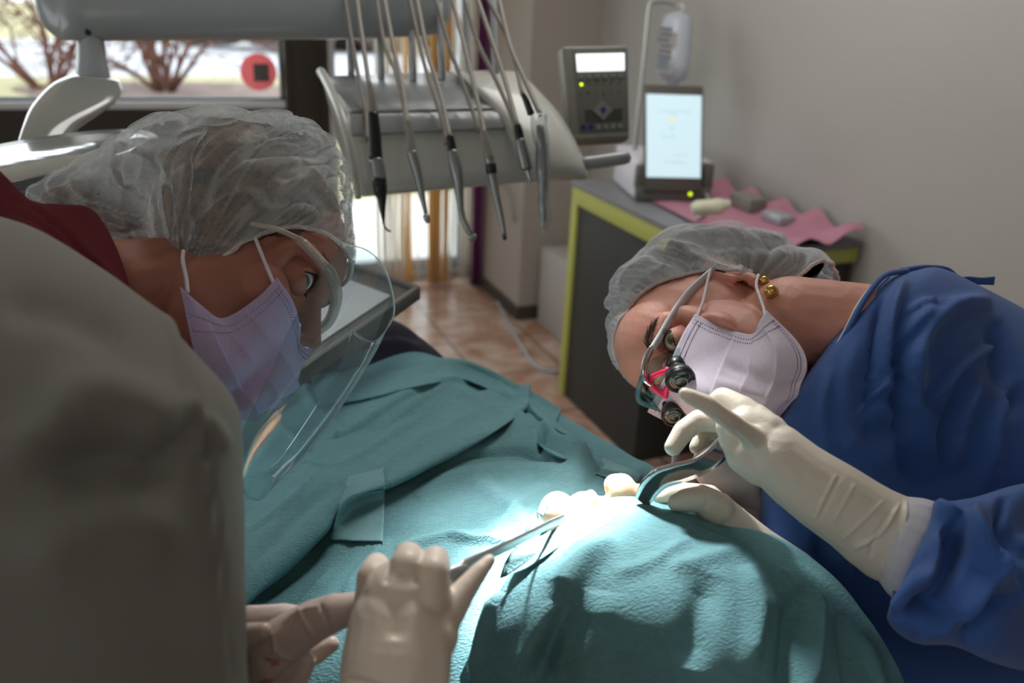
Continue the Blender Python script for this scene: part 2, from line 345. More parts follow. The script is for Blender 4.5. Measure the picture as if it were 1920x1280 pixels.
# ================================================================ ROOM
AW,BW=1.976,4.50; AP=1.62; BP=3.76; AL=-3.6; BN=-2.2; ZC=2.75
def st(o): o['kind']='structure'; return o
def tile_mat():
    m=bpy.data.materials.new('floor_tiles'); m.use_nodes=True; nt=m.node_tree; N=nt.nodes; L=nt.links; b=N['Principled BSDF']
    tc=N.new('ShaderNodeTexCoord'); mp=N.new('ShaderNodeMapping'); L.new(tc.outputs['Object'],mp.inputs[0]); mp.inputs['Rotation'].default_value=(0,0,-_a)
    br=N.new('ShaderNodeTexBrick'); br.offset=0; br.inputs['Scale'].default_value=1; br.inputs['Brick Width'].default_value=.4; br.inputs['Row Height'].default_value=.4; br.inputs['Mortar Size'].default_value=.006
    br.inputs['Color1'].default_value=lin((176,138,116)); br.inputs['Color2'].default_value=lin((190,160,140)); br.inputs['Mortar'].default_value=lin((104,90,80)); L.new(mp.outputs[0],br.inputs['Vector'])
    n=N.new('ShaderNodeTexNoise'); n.inputs['Scale'].default_value=5; n.inputs['Detail'].default_value=8; n.inputs['Distortion'].default_value=1.2; L.new(mp.outputs[0],n.inputs['Vector'])
    r=N.new('ShaderNodeValToRGB'); r.color_ramp.elements[0].position=.38; r.color_ramp.elements[0].color=lin((150,96,74)); r.color_ramp.elements[1].position=.62; r.color_ramp.elements[1].color=lin((206,190,174)); L.new(n.outputs['Fac'],r.inputs[0])
    mx=N.new('ShaderNodeMix'); mx.data_type='RGBA'; mx.inputs[0].default_value=.55; L.new(br.outputs['Color'],mx.inputs[6]); L.new(r.outputs[0],mx.inputs[7])
    m2=N.new('ShaderNodeMix'); m2.data_type='RGBA'; L.new(br.outputs['Fac'],m2.inputs[0]); L.new(mx.outputs[2],m2.inputs[6]); m2.inputs[7].default_value=lin((104,90,80)); L.new(m2.outputs[2],b.inputs['Base Color'])
    b.inputs['Roughness'].default_value=.22; return m
M['tiles']=tile_mat()
st(rbox('floor',AL,AW,BN,BW,-.1,0,'tiles')); bpy.data.objects['floor'].location  # object origin near centre
st(rbox('ceiling',AL,AW,BN,BW,ZC,ZC+.1,'ceil'))
st(rbox('wall_right',AW,AW+.15,BN,BW,0,ZC,'wall')); st(rbox('wall_near',AL,AW,BN-.15,BN,0,ZC,'wall'))
# left wall with a large unseen window, added to let in more daylight
def wall_holes(name,axis,k0,k1,s0,s1,holes,m):
    """wall spanning s0..s1 along the other axis with openings (s0,s1,z0,z1)"""
    mb=MB(); xs=sorted({s0,s1}|{h[0] for h in holes}|{h[1] for h in holes})
    for x0,x1 in zip(xs[:-1],xs[1:]):
        hs=[h for h in holes if h[0]<=x0+1e-6 and h[1]>=x1-1e-6]; spans=[(0,ZC)] if not hs else [(0,hs[0][2]),(hs[0][3],ZC)]
        for z0,z1 in spans:
            if z1-z0<1e-4: continue
            A=(lambda s,k,z:RM(s,k,z)) if axis=='b' else (lambda s,k,z:RM(k,s,z))
            p=[A(x0,k0,z0),A(x1,k0,z0),A(x1,k0,z1),A(x0,k0,z1),A(x0,k1,z0),A(x1,k1,z0),A(x1,k1,z1),A(x0,k1,z1)]
            mb.add(p,[(0,1,2,3),(7,6,5,4),(0,4,5,1),(1,5,6,2),(2,6,7,3),(3,7,4,0)])
    return st(mb.build(name,m,None,False))
W1=(-3.3,.62,.99,2.5); W2=(.83,1.60,.04,2.5); W3=(-1.6,2.4,.9,2.4)
wall_holes('wall_window','b',BW,BW+.2,AL,AP+.4,[W1,W2],'wall2')
wall_holes('wall_left','a',AL-.2,AL,BN,BW,[W3],'wall')
st(rbox('wall_pillar',AP,AW,BP,BW,0,ZC,'wall2'))
t=.07
st(rbox('baseboard_pillar',AP-.012,AW,BP-.012,BW,0,t,'base'))
st(rbox('baseboard_right',AW-.012,AW,BN,BP-.012,0,t,'base'))
def window(name,axis,k,w,fw,depth,mull=(),sillout=.12,m='frame'):
    s0,s1,z0,z1=w; mb=MB(); A=(lambda s,kk,z:RM(s,kk,z)) if axis=='b' else (lambda s,kk,z:RM(kk,s,z))
    bars=[(s0,s0+fw,z0,z1),(s1-fw,s1,z0,z1),(s0,s1,z0,z0+fw),(s0,s1,z1-fw,z1)]+list(mull)
    for x0,x1,y0,y1 in bars:
        p=[A(x0,k,y0),A(x1,k,y0),A(x1,k,y1),A(x0,k,y1),A(x0,k+depth,y0),A(x1,k+depth,y0),A(x1,k+depth,y1),A(x0,k+depth,y1)]
        mb.add(p,[(0,1,2,3),(7,6,5,4),(0,4,5,1),(1,5,6,2),(2,6,7,3),(3,7,4,0)])
    f=st(mb.build(name,m,None,False)); kk=k+depth*.5
    g=mk('window_pane',[A(s0,kk,z0),A(s1,kk,z0),A(s1,kk,z1),A(s0,kk,z1),A(s0,kk+.006,z0),A(s1,kk+.006,z0),A(s1,kk+.006,z1),A(s0,kk+.006,z1)],[(0,1,2,3),(7,6,5,4),(0,4,5,1),(1,5,6,2),(2,6,7,3),(3,7,4,0)],'glass',f,False)
    return f
w1=window('window_1','b',BW+.02,W1,.018,.06,[(-1.9,-1.82,.99,2.5)])
s=rbox('window_sill',W1[0],W1[1],BW-.03,BW+.02,.965,.995,'sill',w1)
window('window_2','b',BW+.05,W2,.05,.06,[(W2[0],W2[1],.04,.11)],m='sill')
window('window_added','a',AL-.12,W3,.06,.06,[(.4,.46,.9,2.4)])  # unseen opening, added as an extra daylight source from the left
# dark bronze post and lower rail of the glazing
st(rbox('trim_1',.615,.83,BW-.05,BW+.02,0,ZC,'frame',bev=.006))
st(rbox('trim_2',.66,.76,BW-.08,BW-.05,0,ZC,'frame',bev=.006))
st(rbox('trim_3',W1[0],.615,BW-.03,BW,.60,.965,'frame'))
# sticker on the pane
stk=thing('window_sticker','round red sticker with a dark square stuck on the window pane','sticker',RM(.50,BW+.03,1.13))
def wdisc(name,a,z,r,b,m,par,n=28):
    V=[RM(a+r*math.cos(2*math.pi*j/n),b,z+r*math.sin(2*math.pi*j/n)) for j in range(n)]+[RM(a+r*math.cos(2*math.pi*j/n),b+.003,z+r*math.sin(2*math.pi*j/n)) for j in range(n)]
    return mk(name,V,[tuple(range(n)),tuple(range(n,2*n))]+[(j,(j+1)%n,n+(j+1)%n,n+j) for j in range(n)],m,par,False)
wdisc('disc',.50,1.13,.088,BW+.030,'sred',stk)
rbox('square',.475,.55,BW+.026,BW+.029,1.085,1.17,'sdk',stk,bev=.012)
# string curtain: hanging strings in front of the glass door
def strings(name,a0,a1,n,m,label,w=.004,db=.0,z0=-.0,seed=0):
    r=np.random.RandomState(seed); mb=MB()
    for i in range(n):
        a=a0+(a1-a0)*r.rand(); b=BW-.06-db-.03*r.rand(); P=[RM(a+.004*math.sin(k*1.3+i),b+.004*math.sin(k+i*2),2.6-(2.6-.015-z0)*k/7) for k in range(8)]
        mb.add(*sweep(P,w*(.7+.6*r.rand()),5))
    o=mb.build(name,m); tag(o,label,'string curtain','string curtain strands by the glass door','stuff'); return o
strings('string_curtain',1.05,1.62,75,'cw','pale white strings of the fringe curtain at the glass door',.0032,seed=1,db=.0)
strings('string_curtain',1.33,1.46,26,'cy','band of orange yellow curtain strings by the glass door',.007,seed=2,db=.035)
strings('string_curtain',1.12,1.30,9,'cy','thin scattered yellow strings left of the orange curtain band',.004,seed=3,db=.035)
strings('string_curtain',1.565,1.60,26,'cp','dark purple curtain strings hanging beside the pillar',.007,db=.12,seed=4)
strings('string_curtain',1.60,1.615,10,'cl','mauve curtain strings tight against the pillar edge',.005,db=.14,seed=5)
# white low box beside the pillar
bx=rbox('floor_box',1.70,1.965,2.98,3.70,0,.40,'boxw',bev=.012); tag(bx,'low off-white box on the tiled floor beside the pillar','box')
# grey cable on the floor
cb=tube('floor_cable',[WZ(905,470,.02),WZ(925,545,.008),WZ(955,610,.008),WZ(985,660,.008),WZ(1010,690,.008),WZ(1050,697,.008),WZ(1090,690,.008)],.007,'rod',n=8,res=30); tag(cb,'pale grey cable curling over the floor tiles','cable')
cc=tube('wall_cable',[RM(AP-.01,4.10,.62),RM(AP-.03,4.0,.66),RM(AP-.03,3.9,.64),RM(AP-.03,3.84,.60),RM(AP-.015,3.82,.5)],.006,'pgrey',n=8,res=24); tag(cc,'short grey cable looped on the pillar side','cable')
# ================================================================ OUTSIDE
def gmat(): return 'grass'
g=mk('lawn',[RM(-30,BW+.3,-.2),RM(25,BW+.3,-.2),RM(25,60,-.2),RM(-30,60,-.2),RM(-30,BW+.3,-.35),RM(25,BW+.3,-.35),RM(25,60,-.35),RM(-30,60,-.35)],[(0,1,2,3),(7,6,5,4),(0,4,5,1),(1,5,6,2),(2,6,7,3),(3,7,4,0)],'grass',None,False); g['kind']='structure'; g.name='ground'
te=mk('terrace',[RM(-3,BW+.35,-.17),RM(6,BW+.35,-.17),RM(6,BW+3.6,-.17),RM(-1,BW+2.2,-.17),RM(-3,BW+.35,-.3),RM(6,BW+.35,-.3),RM(6,BW+3.6,-.3),RM(-1,BW+2.2,-.3)],[(0,1,2,3),(7,6,5,4),(0,4,5,1),(1,5,6,2),(2,6,7,3),(3,7,4,0)],'terrace',None,False); te['kind']='structure'
r_=mk('road',[RM(-30,15.5,-.17),RM(25,21.5,-.17),RM(25,30,-.17),RM(-30,24,-.17),RM(-30,14.5,-.3),RM(25,17.5,-.3),RM(25,24,-.3),RM(-30,21,-.3)],[(0,1,2,3),(7,6,5,4),(0,4,5,1),(1,5,6,2),(2,6,7,3),(3,7,4,0)],'road',None,False); r_['kind']='structure'
# mulch bed
MC=WZ(318,172,-.19)*np.array([1,1,0]); V=[];n=40
for k,zz in ((0,-.185),(1,-.3)):
    for j in range(n): q=2*math.pi*j/n; V.append(MC+E1*2.2*math.cos(q)*(1+.1*math.sin(3*q))+E2*1.5*math.sin(q)+np.array([0,0,zz]))
mu=mk('mulch_bed',V,[tuple(range(n)),tuple(range(n,2*n))]+[(j,(j+1)%n,n+(j+1)%n,n+j) for j in range(n)],'mulch',None,False); mu['kind']='structure'
def bush(px,py,d,h,label,seed,n=70,spread=1.0):
    base=W(px,py,d); base=WP(px,py,np.array([0,0,1.]),-.20) if True else base
    r=np.random.RandomState(seed); mb=MB()
    def branch(p,dr,l,rad,lev):
        pts=[p]; q=p.copy(); dd=dr.copy()
        for k in range(4): dd=nrm(dd+r.normal(size=3)*.22); q=q+dd*l/4; pts.append(q.copy())
        mb.add(*sweep(pts,np.linspace(rad,rad*.45,5),5))
        if lev<3:
            for k in range(5 if lev else 3): i=r.randint(1,5); branch(pts[i],nrm(dd+r.normal(size=3)*.6+np.array([0,0,.15])),l*.62,rad*.5,lev+1)
    for k in range(n//9):
        an=r.rand()*6.28; branch(base+np.array([math.cos(an),math.sin(an),0])*.12,nrm(np.array([math.cos(an)*spread*.6,math.sin(an)*spread*.6,1.])),h*.55,.045,0)
    o=mb.build('bare_bush','twig'); tag(o,label,'bush','bare bushes outside the window'); return o
bush(85,168,8,3.4,'bare reddish bush outside, far left beyond the window',21,n=80,spread=1.0)
bush(312,172,8,3.6,'bare multi-stemmed bush on the mulch bed outside the window',22,n=110,spread=1.6)
hd=MB(); rr=np.random.RandomState(5)
for i in range(60):
    c=RM(1.2+i*.22+rr.rand()*.3,24+rr.rand()*2,.2+.9*rr.rand()); V,Fc=ball(c,(.5+.4*rr.rand(),.5,.35+.35*rr.rand()),14); V=np.array(V); V+= .10*sn(V,12,3)[:,None]*nrm(np.array([1,1,1])); hd.add(V,Fc)
h=hd.build('far_hedge','farw'); tag(h,'blurred brown-grey hedge far outside the window','hedge')
# ================================================================ CABINET AND DEVICES
CB0,CB1,CBN=2.92,2.30,1.93; CA=1.46; CZ=.88
cab=thing('side_cabinet','charcoal cabinet with lime green edges and grey worktop against the wall','cabinet',RM(CA,CB1,0))
rbox('body',CA+.012,AW-.02,CB1,CB0-.01,.0,CZ-.045,'cdark',cab,bev=.004)
rbox('edge_post',CA,CA+.035,CB0-.045,CB0,0,CZ-.04,'lime',cab,bev=.003)
rbox('edge_rail',CA,CA+.035,CBN,CB0,CZ-.07,CZ-.005,'lime',cab,bev=.003)
rbox('end_rail',CA,AW-.02,CBN,CBN+.02,CZ-.05,CZ-.005,'lime',cab,bev=.003)
rbox('worktop',CA-.006,AW-.015,CBN-.006,CB0+.005,CZ-.004,CZ+.016,'ctop',cab,bev=.003)
rbox('side_support',CA+.05,AW-.02,CBN+.02,CBN+.045,0,CZ-.05,'cdark',cab)
# pink paper sheet with a wavy edge
n1,n2=50,24; V=[]
for k in range(2):
    for i in range(n1):
        for j in range(n2):
            u=i/(n1-1); v=j/(n2-1); b=CBN-.02+(2.74-CBN)*u; a0=CA+.06+.06*u; a1=AW-.03
            z=CZ+.019+.004*abs(sn(np.array([b*3,v*4,0]),4,2))
            if v>.7: z+=.03*(v-.7)/.3*(1+.6*math.sin(u*30))
            z+=.02*max(0,(.12-u)/.12)*math.sin(v*9)**2
            V.append(RM(a0+(a1-a0)*v,b,z+.0015*k))
Fc=grid_faces(n1,n2); N0=n1*n2
for (k0) in (N0,): Fc+= [tuple(x+k0 for x in f) for f in grid_faces(n1,n2)]
pk=mk('pink_paper',V,Fc,'pink'); tag(pk,'crinkled pink paper sheet spread on the cabinet worktop','paper sheet')
# implant motor unit (white box + dark front + tablet)
zt=CZ+.022
Q=Quad([(1197,310,2.97),(1337,312,2.97),(1337,374,2.97),(1197,374,2.97)])
dev=thing('surgical_motor_unit','white motor console with grey front and green light on the worktop','medical device',Q.p(.5,1))
_g=math.radians(8); gx=np.array([math.cos(_g),math.sin(_g),0]); gy=np.array([-gx[1],gx[0],0])  # along front, away
o0=WZ(1192,376,zt); wd=.265
def dv(u,v,z): return o0+gx*u+gy*v+np.array([0,0,z])
def dbox(name,u0,u1,v0,v1,z0,z1,m,par,bev=.004,sl=0): return boxm(name,[dv(u0,v0,z0),dv(u1,v0,z0),dv(u1,v0+sl,z1),dv(u0,v0+sl,z1),dv(u0,v1,z0),dv(u1,v1,z0),dv(u1,v1,z1),dv(u0,v1,z1)],m,par,bev)
dbox('casing',.0,wd,.03,.34,.0,.135,'devw',dev,.006,.0)
dbox('front_panel',.0,wd,-.005,.03,.0,.05,'devd',dev,.005)
dbox('side_grip',-.004,.03,.0,.035,.04,.12,'devd',dev,.004); dbox('side_grip',wd-.03,wd+.004,.0,.035,.04,.13,'devd',dev,.004)
led=mk('indicator_light',*ball(dv(.19,-.007,.028),(.006,.004,.006),12),'led',dev)
tab=thing('tablet','lit tablet with a pale blue screen standing in the motor console','tablet',dv(wd/2,-.01,.05))
def tq(u,z,o): # tilt slightly back
    return dv(u-.075*z,-.012+z*.13-o,.04+z)
def tbox(name,u0,u1,z0,z1,o0_,o1_,m,par,bev=0): return boxm(name,[tq(u0,z0,o1_),tq(u1,z0,o1_),tq(u1,z1,o1_),tq(u0,z1,o1_),tq(u0,z0,o0_),tq(u1,z0,o0_),tq(u1,z1,o0_),tq(u0,z1,o0_)],m,par,bev)
tbox('tablet_body',.022,wd-.036,.0,.345,-.008,.004,'devd',tab,.006)
tbox('tablet_screen',.030,wd-.044,.045,.315,.0035,.0055,'tabscr',tab)
for (u,z,w_,h_,mm) in ((.13,.262,.12,.002,'tabmark'),(.12,.252,.03,.002,'tabmark'),(.118,.228,.012,.012,'lemit'),(.118,.205,.018,.003,'tabmark'),(.095,.175,.008,.006,'tabmark'),(.12,.178,.02,.003,'tabmark'),(.15,.12,.05,.002,'tabmark'),(.10,.095,.008,.006,'tabmark'),(.14,.095,.05,.003,'tabmark'),(.185,.275,.012,.002,'tabmark')):
    tbox('screen_mark',u-w_/2,u+w_/2,z,z+h_,.0055,.0062,mm,tab)
tb2=tube('motor_cable',[dv(.245,-.005,.03),dv(.235,-.06,.03),dv(.205,-.14,.012),dv(.17,-.22,.012),dv(.12,-.30,.012)],.006,'rod',n=8,res=20); tag(tb2,'thin pale cable plugged into the motor console front','cable')
# small items on the pink paper
cs=blob([pb((1310,392,2.62,16),(1345,386,2.62,17),(1362,384,2.62,10))],.006,2); cs=mk('cream_package',cs[0]+.004*sn(cs[0],60,4)[:,None]*np.array([0,0,1]),cs[1],'cream'); tag(cs,'crumpled cream package lying on the pink paper','package')
gb=rbox('grey_case',1.80,1.87,2.28,2.40,zt,zt+.05,'pgrey',bev=.006); tag(gb,'small grey case on the pink paper beside the cream package','case')
gb=rbox('grey_case',1.80,1.86,2.12,2.22,zt,zt+.03,'rod',bev=.006); tag(gb,'flat pale grey case nearest the worktop end','case')
# saline bottle on its bent pole
D=3.12
br=thing('infusion_stand','thin bent metal pole holding the infusion bottle','infusion stand',W(1186,312,D))
tube('pole',pxs([(1186,312,D),(1192,255,D),(1203,150,D),(1212,50,D),(1217,10,D),(1226,3,D),(1250,3,D),(1266,8,D),(1273,18,D)]),.0075,'steel',br,n=10,res=40)
bt=thing('infusion_bottle','clear plastic infusion bottle with printed label hanging from the bent pole','bottle',W(1262,170,D))
P=pxs([(1273,22,D),(1272,30,D),(1271,34,D),(1269,50,D),(1265,80,D),(1262,110,D),(1260,130,D),(1258,142,D),(1254,152,D),(1251,158,D),(1249,166,D)])
tube('bottle_body',P,[.012,.016,.054,.060,.062,.064,.064,.056,.034,.022,.020],'bottle',bt,n=28,flat=.97)
tube('bottle_cap',pxs([(1249,163,D),(1247,174,D)]),.022,'devw',bt,n=16)
tube('hanger_loop',pxs([(1273,22,D),(1270,15,D),(1277,8,D),(1281,14,D),(1277,22,D)]),.004,'devw',bt,n=6,res=16)
# label wrapped on the front of the bottle: strip of print lines
def onb(t_,ang,ro=.0022):
    i=t_*(len(P)-1-4)+3; k=int(i); u=i-k; c=P[k]*(1-u)+P[min(k+1,len(P)-1)]*u; ax=nrm(P[9]-P[3]); v=-nrm(c-CAM); s_=nrm(np.cross(ax,v))
    return c+(v*math.cos(ang)+s_*math.sin(ang))*(.0655+ro)
lr=np.random.RandomState(3)
def lab(name,t0,t1,a0,a1,m,ro):
    V=[onb(t0+(t1-t0)*i/3,a0+(a1-a0)*j/6,ro) for i in range(4) for j in range(7)]+[onb(t0+(t1-t0)*i/3,a0+(a1-a0)*j/6,ro+.001) for i in range(4) for j in range(7)]
    return mk(name,V,grid_faces(4,7)+[tuple(x+28 for x in f) for f in grid_faces(4,7)],m,bt)
sgn=1
lab('label',.06,.62,sgn*-.1,sgn*1.25,'lbg',.001)
for i in range(9):
    lab('print_line',.02+i*.058,.045+i*.058,sgn*(.1+.2*lr.rand()),sgn*(.7+.5*lr.rand()),'lblue' if i in (6,8) else 'label',.003)
# ================================================================ control panel
Q=Quad([(1055,86,1.66),(1178,84,1.70),(1181,262,1.70),(1072,268,1.66)])
pn=thing('control_panel','grey keypad panel with a lit white display on the dental unit','control panel',Q.p(.5,1,-.03))
Q.slab('housing',0,1,0,1,-.035,0,'pgrey',pn,.006,3)
Q.slab('face',.14,.985,.03,.9,-.001,.0015,'pdark',pn,.003)
Q.slab('display',.18,.93,.09,.275,.0012,.0030,'screen',pn,.001)
for i in range(6): Q.slab('soft_key',.19+i*.125,.28+i*.125,.30,.355,.0012,.003,'plight',pn,.0005)
cols=['led','pred','pred','pteal','pteal','pteal']
for i in range(6): Q.disc('key_mark',.23+i*.12,.405,.0032 if i==0 else .0016,.0012,.0028,cols[i],pn,12)
for i in range(6): Q.disc('key_mark',.20+i*.125,.50,.0016 if i!=1 else .0022,.0012,.0028,['pdark2','pdark2','pred','pred','pred','pred'][i],pn,12)
Q.slab('dark_field',.25,.87,.67,.80,.0012,.0022,'pdark2',pn)
d=[Q.p(.55,.57,.0035),Q.p(.72,.68,.0035),Q.p(.55,.79,.0035),Q.p(.38,.68,.0035)]; d2=[x-Q.n*.002 for x in d]; boxm('arrow_pad',d+d2,'plight',pn)
Q.disc('centre_button',.55,.68,.005,.003,.005,'pblue',pn,16)
for i in range(6): Q.disc('round_button',.21+i*.125,.85,.0055,.001,.0035,'pblue' if i<2 else 'plight',pn,16)
Q.slab('bottom_strip',.05,.95,.915,.96,.0003,.002,'plight',pn)
# ================================================================ delivery unit
un=thing('delivery_unit','grey dental instrument table with rounded right end and side handle','dental unit',W(860,350,1.6))
prof=[[(602,142,1.66),(655,213,1.50),(652,256,1.485),(664,352,1.49),(682,371,1.50),(650,330,1.68)],
      [(845,132,1.74),(980,205,1.575),(985,240,1.56),(1010,318,1.56),(1020,341,1.575),(900,300,1.75)]]
A_=cr(pxs(prof[0]+[prof[0][0]]),60)[:-1]; B_=cr(pxs(prof[1]+[prof[1][0]]),60)[:-1]
A_=np.array(A_);B_=np.array(B_); V=[];n=len(A_)
def poly(pr,k=9):
    P=pxs(pr); out=[]
    for i in range(len(P)):
        a,b,c=P[i-1],P[i],P[(i+1)%len(P)]; r_=.22
        p0=b+(a-b)*min(.45,.012/np.linalg.norm(a-b)); p1=b+(c-b)*min(.45,.012/np.linalg.norm(c-b))
        for t_ in np.linspace(0,1,k): out.append((1-t_)**2*p0+2*t_*(1-t_)*b+t_*t_*p1)
    return np.array(out)
A_,B_=poly(prof[0]),poly(prof[1]); n=len(A_); rows=[A_*(1-t_)+B_*t_ for t_ in np.linspace(0,1,14)]
V=np.vstack(rows); Fc=grid_faces(14,n,True)+[tuple(range(n)),tuple(range(13*n,14*n))]; o=mk('body',V,Fc,'unit',un,False); 
o.data.polygons.foreach_set('use_smooth',[len(p.vertices)==4 for p in o.data.polygons])
# darker top deck and upper front band
def strip(name,c4,th,m,par,bev=.003):
    q=Quad(c4); return q.slab(name,0,1,0,1,0,th,m,par,bev)
dk=Quad([(606,145,1.65),(845,137,1.73),(975,203,1.575),(658,210,1.502)])
V=[dk.p(u,v,o) for o in (.003,-.004) for (u,v) in ((0,0),(1,0),(1,1),(0,1))]; boxm('top_deck',V,'unit_dk',un,.002)
fb=Quad([(657,219,1.497),(980,211,1.57),(984,240,1.557),(655,254,1.484)]); V=[fb.p(u,v,o) for o in (.004,-.004) for (u,v) in ((0,0),(1,0),(1,1),(0,1))]; boxm('front_band',V,'unit_dk',un,.002)
# left bright cheek
ck=pxs([(600,140,1.63),(604,138,1.63),(640,214,1.47),(660,300,1.46),(672,372,1.48)]); tube('side_trim',ck,[.006,.008,.008,.008,.006],'unit',un,n=10,res=24)
# rounded right housing
V,Fc=loft([(852,134,1.70,958,130,1.70,.015,.03),(862,140,1.66,985,145,1.68,.03,.05),(885,165,1.62,1018,178,1.66,.05,.06),(920,205,1.59,1050,215,1.64,.055,.07),(950,250,1.57,1078,262,1.62,.055,.07),(970,295,1.56,1096,305,1.61,.05,.07),(985,325,1.56,1102,328,1.61,.04,.06),(1000,340,1.57,1098,338,1.61,.02,.04)],40,40,ex=.75)
mk('rounded_end',V,Fc,'unit',un)
tube('handle',pxs([(1092,307,1.60),(1100,306,1.60),(1130,302,1.595),(1170,296,1.59),(1180,295,1.59)]),[.012,.0125,.0125,.0125,.010],'unit_dk',un,n=20)
# whip arm rods
arms=[(655,150),(711,153),(771,152),(825,150),(875,148),(926,148)]
for i,(x,y) in enumerate(arms):
    tube('whip_arm',pxs([(x+4,y,1.66),(x+2,90,1.67),(x,30,1.68),(x-2,-120,1.70)]),.0068,'rod',un,n=12)
# handpieces with their hoses
gh='dental handpieces hanging at the instrument table'
def hpiece(name,label,up,down,back,parts):
    """up: hose pixels top->handpiece, back: return hose pixels; parts: (name,mat,[(px,py,wpx)...])"""
    th=thing(name,label,'dental handpiece',W(down[0],down[1],1.38),gh)
    P=pxs([(x,y,dd) for (x,y,dd) in up]); tube('hose',P,.0042,'hose',th,n=10,res=40)
    if back: tube('hose',pxs(back),.0040,'hose',th,n=10,res=36)
    for nm,m,pts in parts:
        P=[W(x,y,1.38) for x,y,w in pts]; r=[w/2*1.38/F for x,y,w in pts]; tube(nm,P,r,m,th,n=20,res=max(12,len(pts)*5))
    return th
def hz(pts,y0=-140,x_top=None):
    (x0,y_),(x1,y1)=pts[0],pts[1]; s=(x1-x0)/(y1-y_+1e-6); p=[(x0-60*s,-60)]+pts; n=len(p); return [(x,y,1.60-(.22)*max(0,min(1,(y+60)/(p[-1][1]+60)))) for x,y in p]
def hb(pts): (x0,y_),(x1,y1)=pts[0],pts[1]; s=(x1-x0)/(y1-y_+1e-6); p=[(x0-60*s,-60)]+pts; return [(x,y,1.64-.17*max(0,min(1,(y+60)/(p[-1][1]+60)))) for x,y in p]
hpiece('ultrasonic_scaler','black scaler handpiece with a hooked tip, leftmost on the instrument table',hz([(669,0),(681,84),(692,158),(698,200)]),(716,420),hb([(647,0),(661,84),(677,168),(686,215),(688,262)]),
 [('cable_guard','hose',[(692,152,8),(696,178,15),(699,212,18)]),('grip','black',[(699,212,21),(702,245,23),(705,300,25)]),('ring','hpgrey',[(705,299,26),(709,318,27),(711,335,27)]),('nose','black',[(711,335,27),(713,358,26),(716,372,18),(718,400,9),(719,420,4)]),('hook_tip','black',[(719,418,4),(722,426,4),(727,431,4),(733,434,3)])])
hpiece('turbine_handpiece','slim silver turbine with a ball head, second from the left',hz([(721,0),(738,90),(755,168),(764,232)]),(800,410),hb([(706,0),(721,84),(741,134),(757,200),(764,250)]),
 [('connector','hose',[(764,225,11),(768,245,13),(772,285,19)]),('grip','hpgrey',[(772,285,20),(777,303,20),(784,330,17),(793,375,11),(798,400,7)]),('head','steel',[(797,402,9),(800,409,13),(802,417,9)])])
hpiece('contra_angle_handpiece','silver bent handpiece with a black collar, third from the left',hz([(782,0),(802,100),(825,175),(844,258)]),(882,440),hb([(768,0),(795,118),(815,181),(832,235),(837,270)]),
 [('connector','black',[(843,255,15),(846,270,17),(848,284,18)]),('grip','hpgrey',[(848,283,19),(853,305,24),(857,325,24),(860,345,20),(862,372,15),(864,396,12)]),('neck','hpgrey',[(864,394,12),(868,410,12),(876,428,12),(883,440,11)]),('head','steel',[(880,443,11),(886,446,12),(892,441,9)])])
hpiece('straight_handpiece','silver straight handpiece with a black ring, fourth from the left',hz([(849,0),(872,91),(892,175),(909,250)]),(945,445),hb([(818,0),(845,94),(872,168),(899,247)]),
 [('connector','hose',[(905,243,12),(911,268,17),(917,298,20)]),('grip','hpgrey',[(915,290,19),(920,309,19)]),('ring','black',[(920,308,21),(922,325,21)]),('shaft','hpgrey',[(922,324,17),(929,360,15),(938,400,13),(946,442,9)]),('tip','black',[(945,441,8),(947,449,8)])])
hpiece('micromotor','short silver micromotor without a head, fifth from the left',hz([(896,0),(919,67),(946,148),(970,236)]),(992,335),hb([(872,0),(896,80),(929,148),(960,218),(968,250)]),
 [('connector','black',[(970,234,13),(973,248,16),(975,263,17)]),('grip','hpgrey',[(975,262,19),(981,290,22),(987,318,22)]),('spindle','steel',[(988,317,11),(991,327,9),(993,334,8),(995,341,6)])])
sy=hpiece('air_water_syringe','grey air and water syringe inside a clear plastic sleeve, rightmost in the row',hz([(936,0),(956,84),(983,148),(1013,215)]),(1018,420),hb([(916,0),(950,67),(966,118),(980,178)]),
 [('connector','black',[(980,176,9),(987,190,12),(996,214,14)]),('rod','hpgrey',[(1013,235,14),(1016,290,24),(1018,340,22),(1019,400,14),(1019,414,11)])])
V,Fc=loft([(992,212,1.36,1026,210,1.36,.008,.008),(993,235,1.36,1027,232,1.36,.016,.014),(1003,280,1.36,1031,278,1.36,.016,.014),(1007,330,1.36,1031,330,1.36,.014,.012),(1008,380,1.36,1031,380,1.36,.011,.010),(1010,420,1.36,1033,418,1.36,.008,.008),(1016,438,1.36,1030,437,1.36,.004,.004)],40,24)
V+= .0022*sn(V,130,8)[:,None]*vnormals(V,Fc); mk('plastic_sleeve',V,Fc,'sleevep',sy)
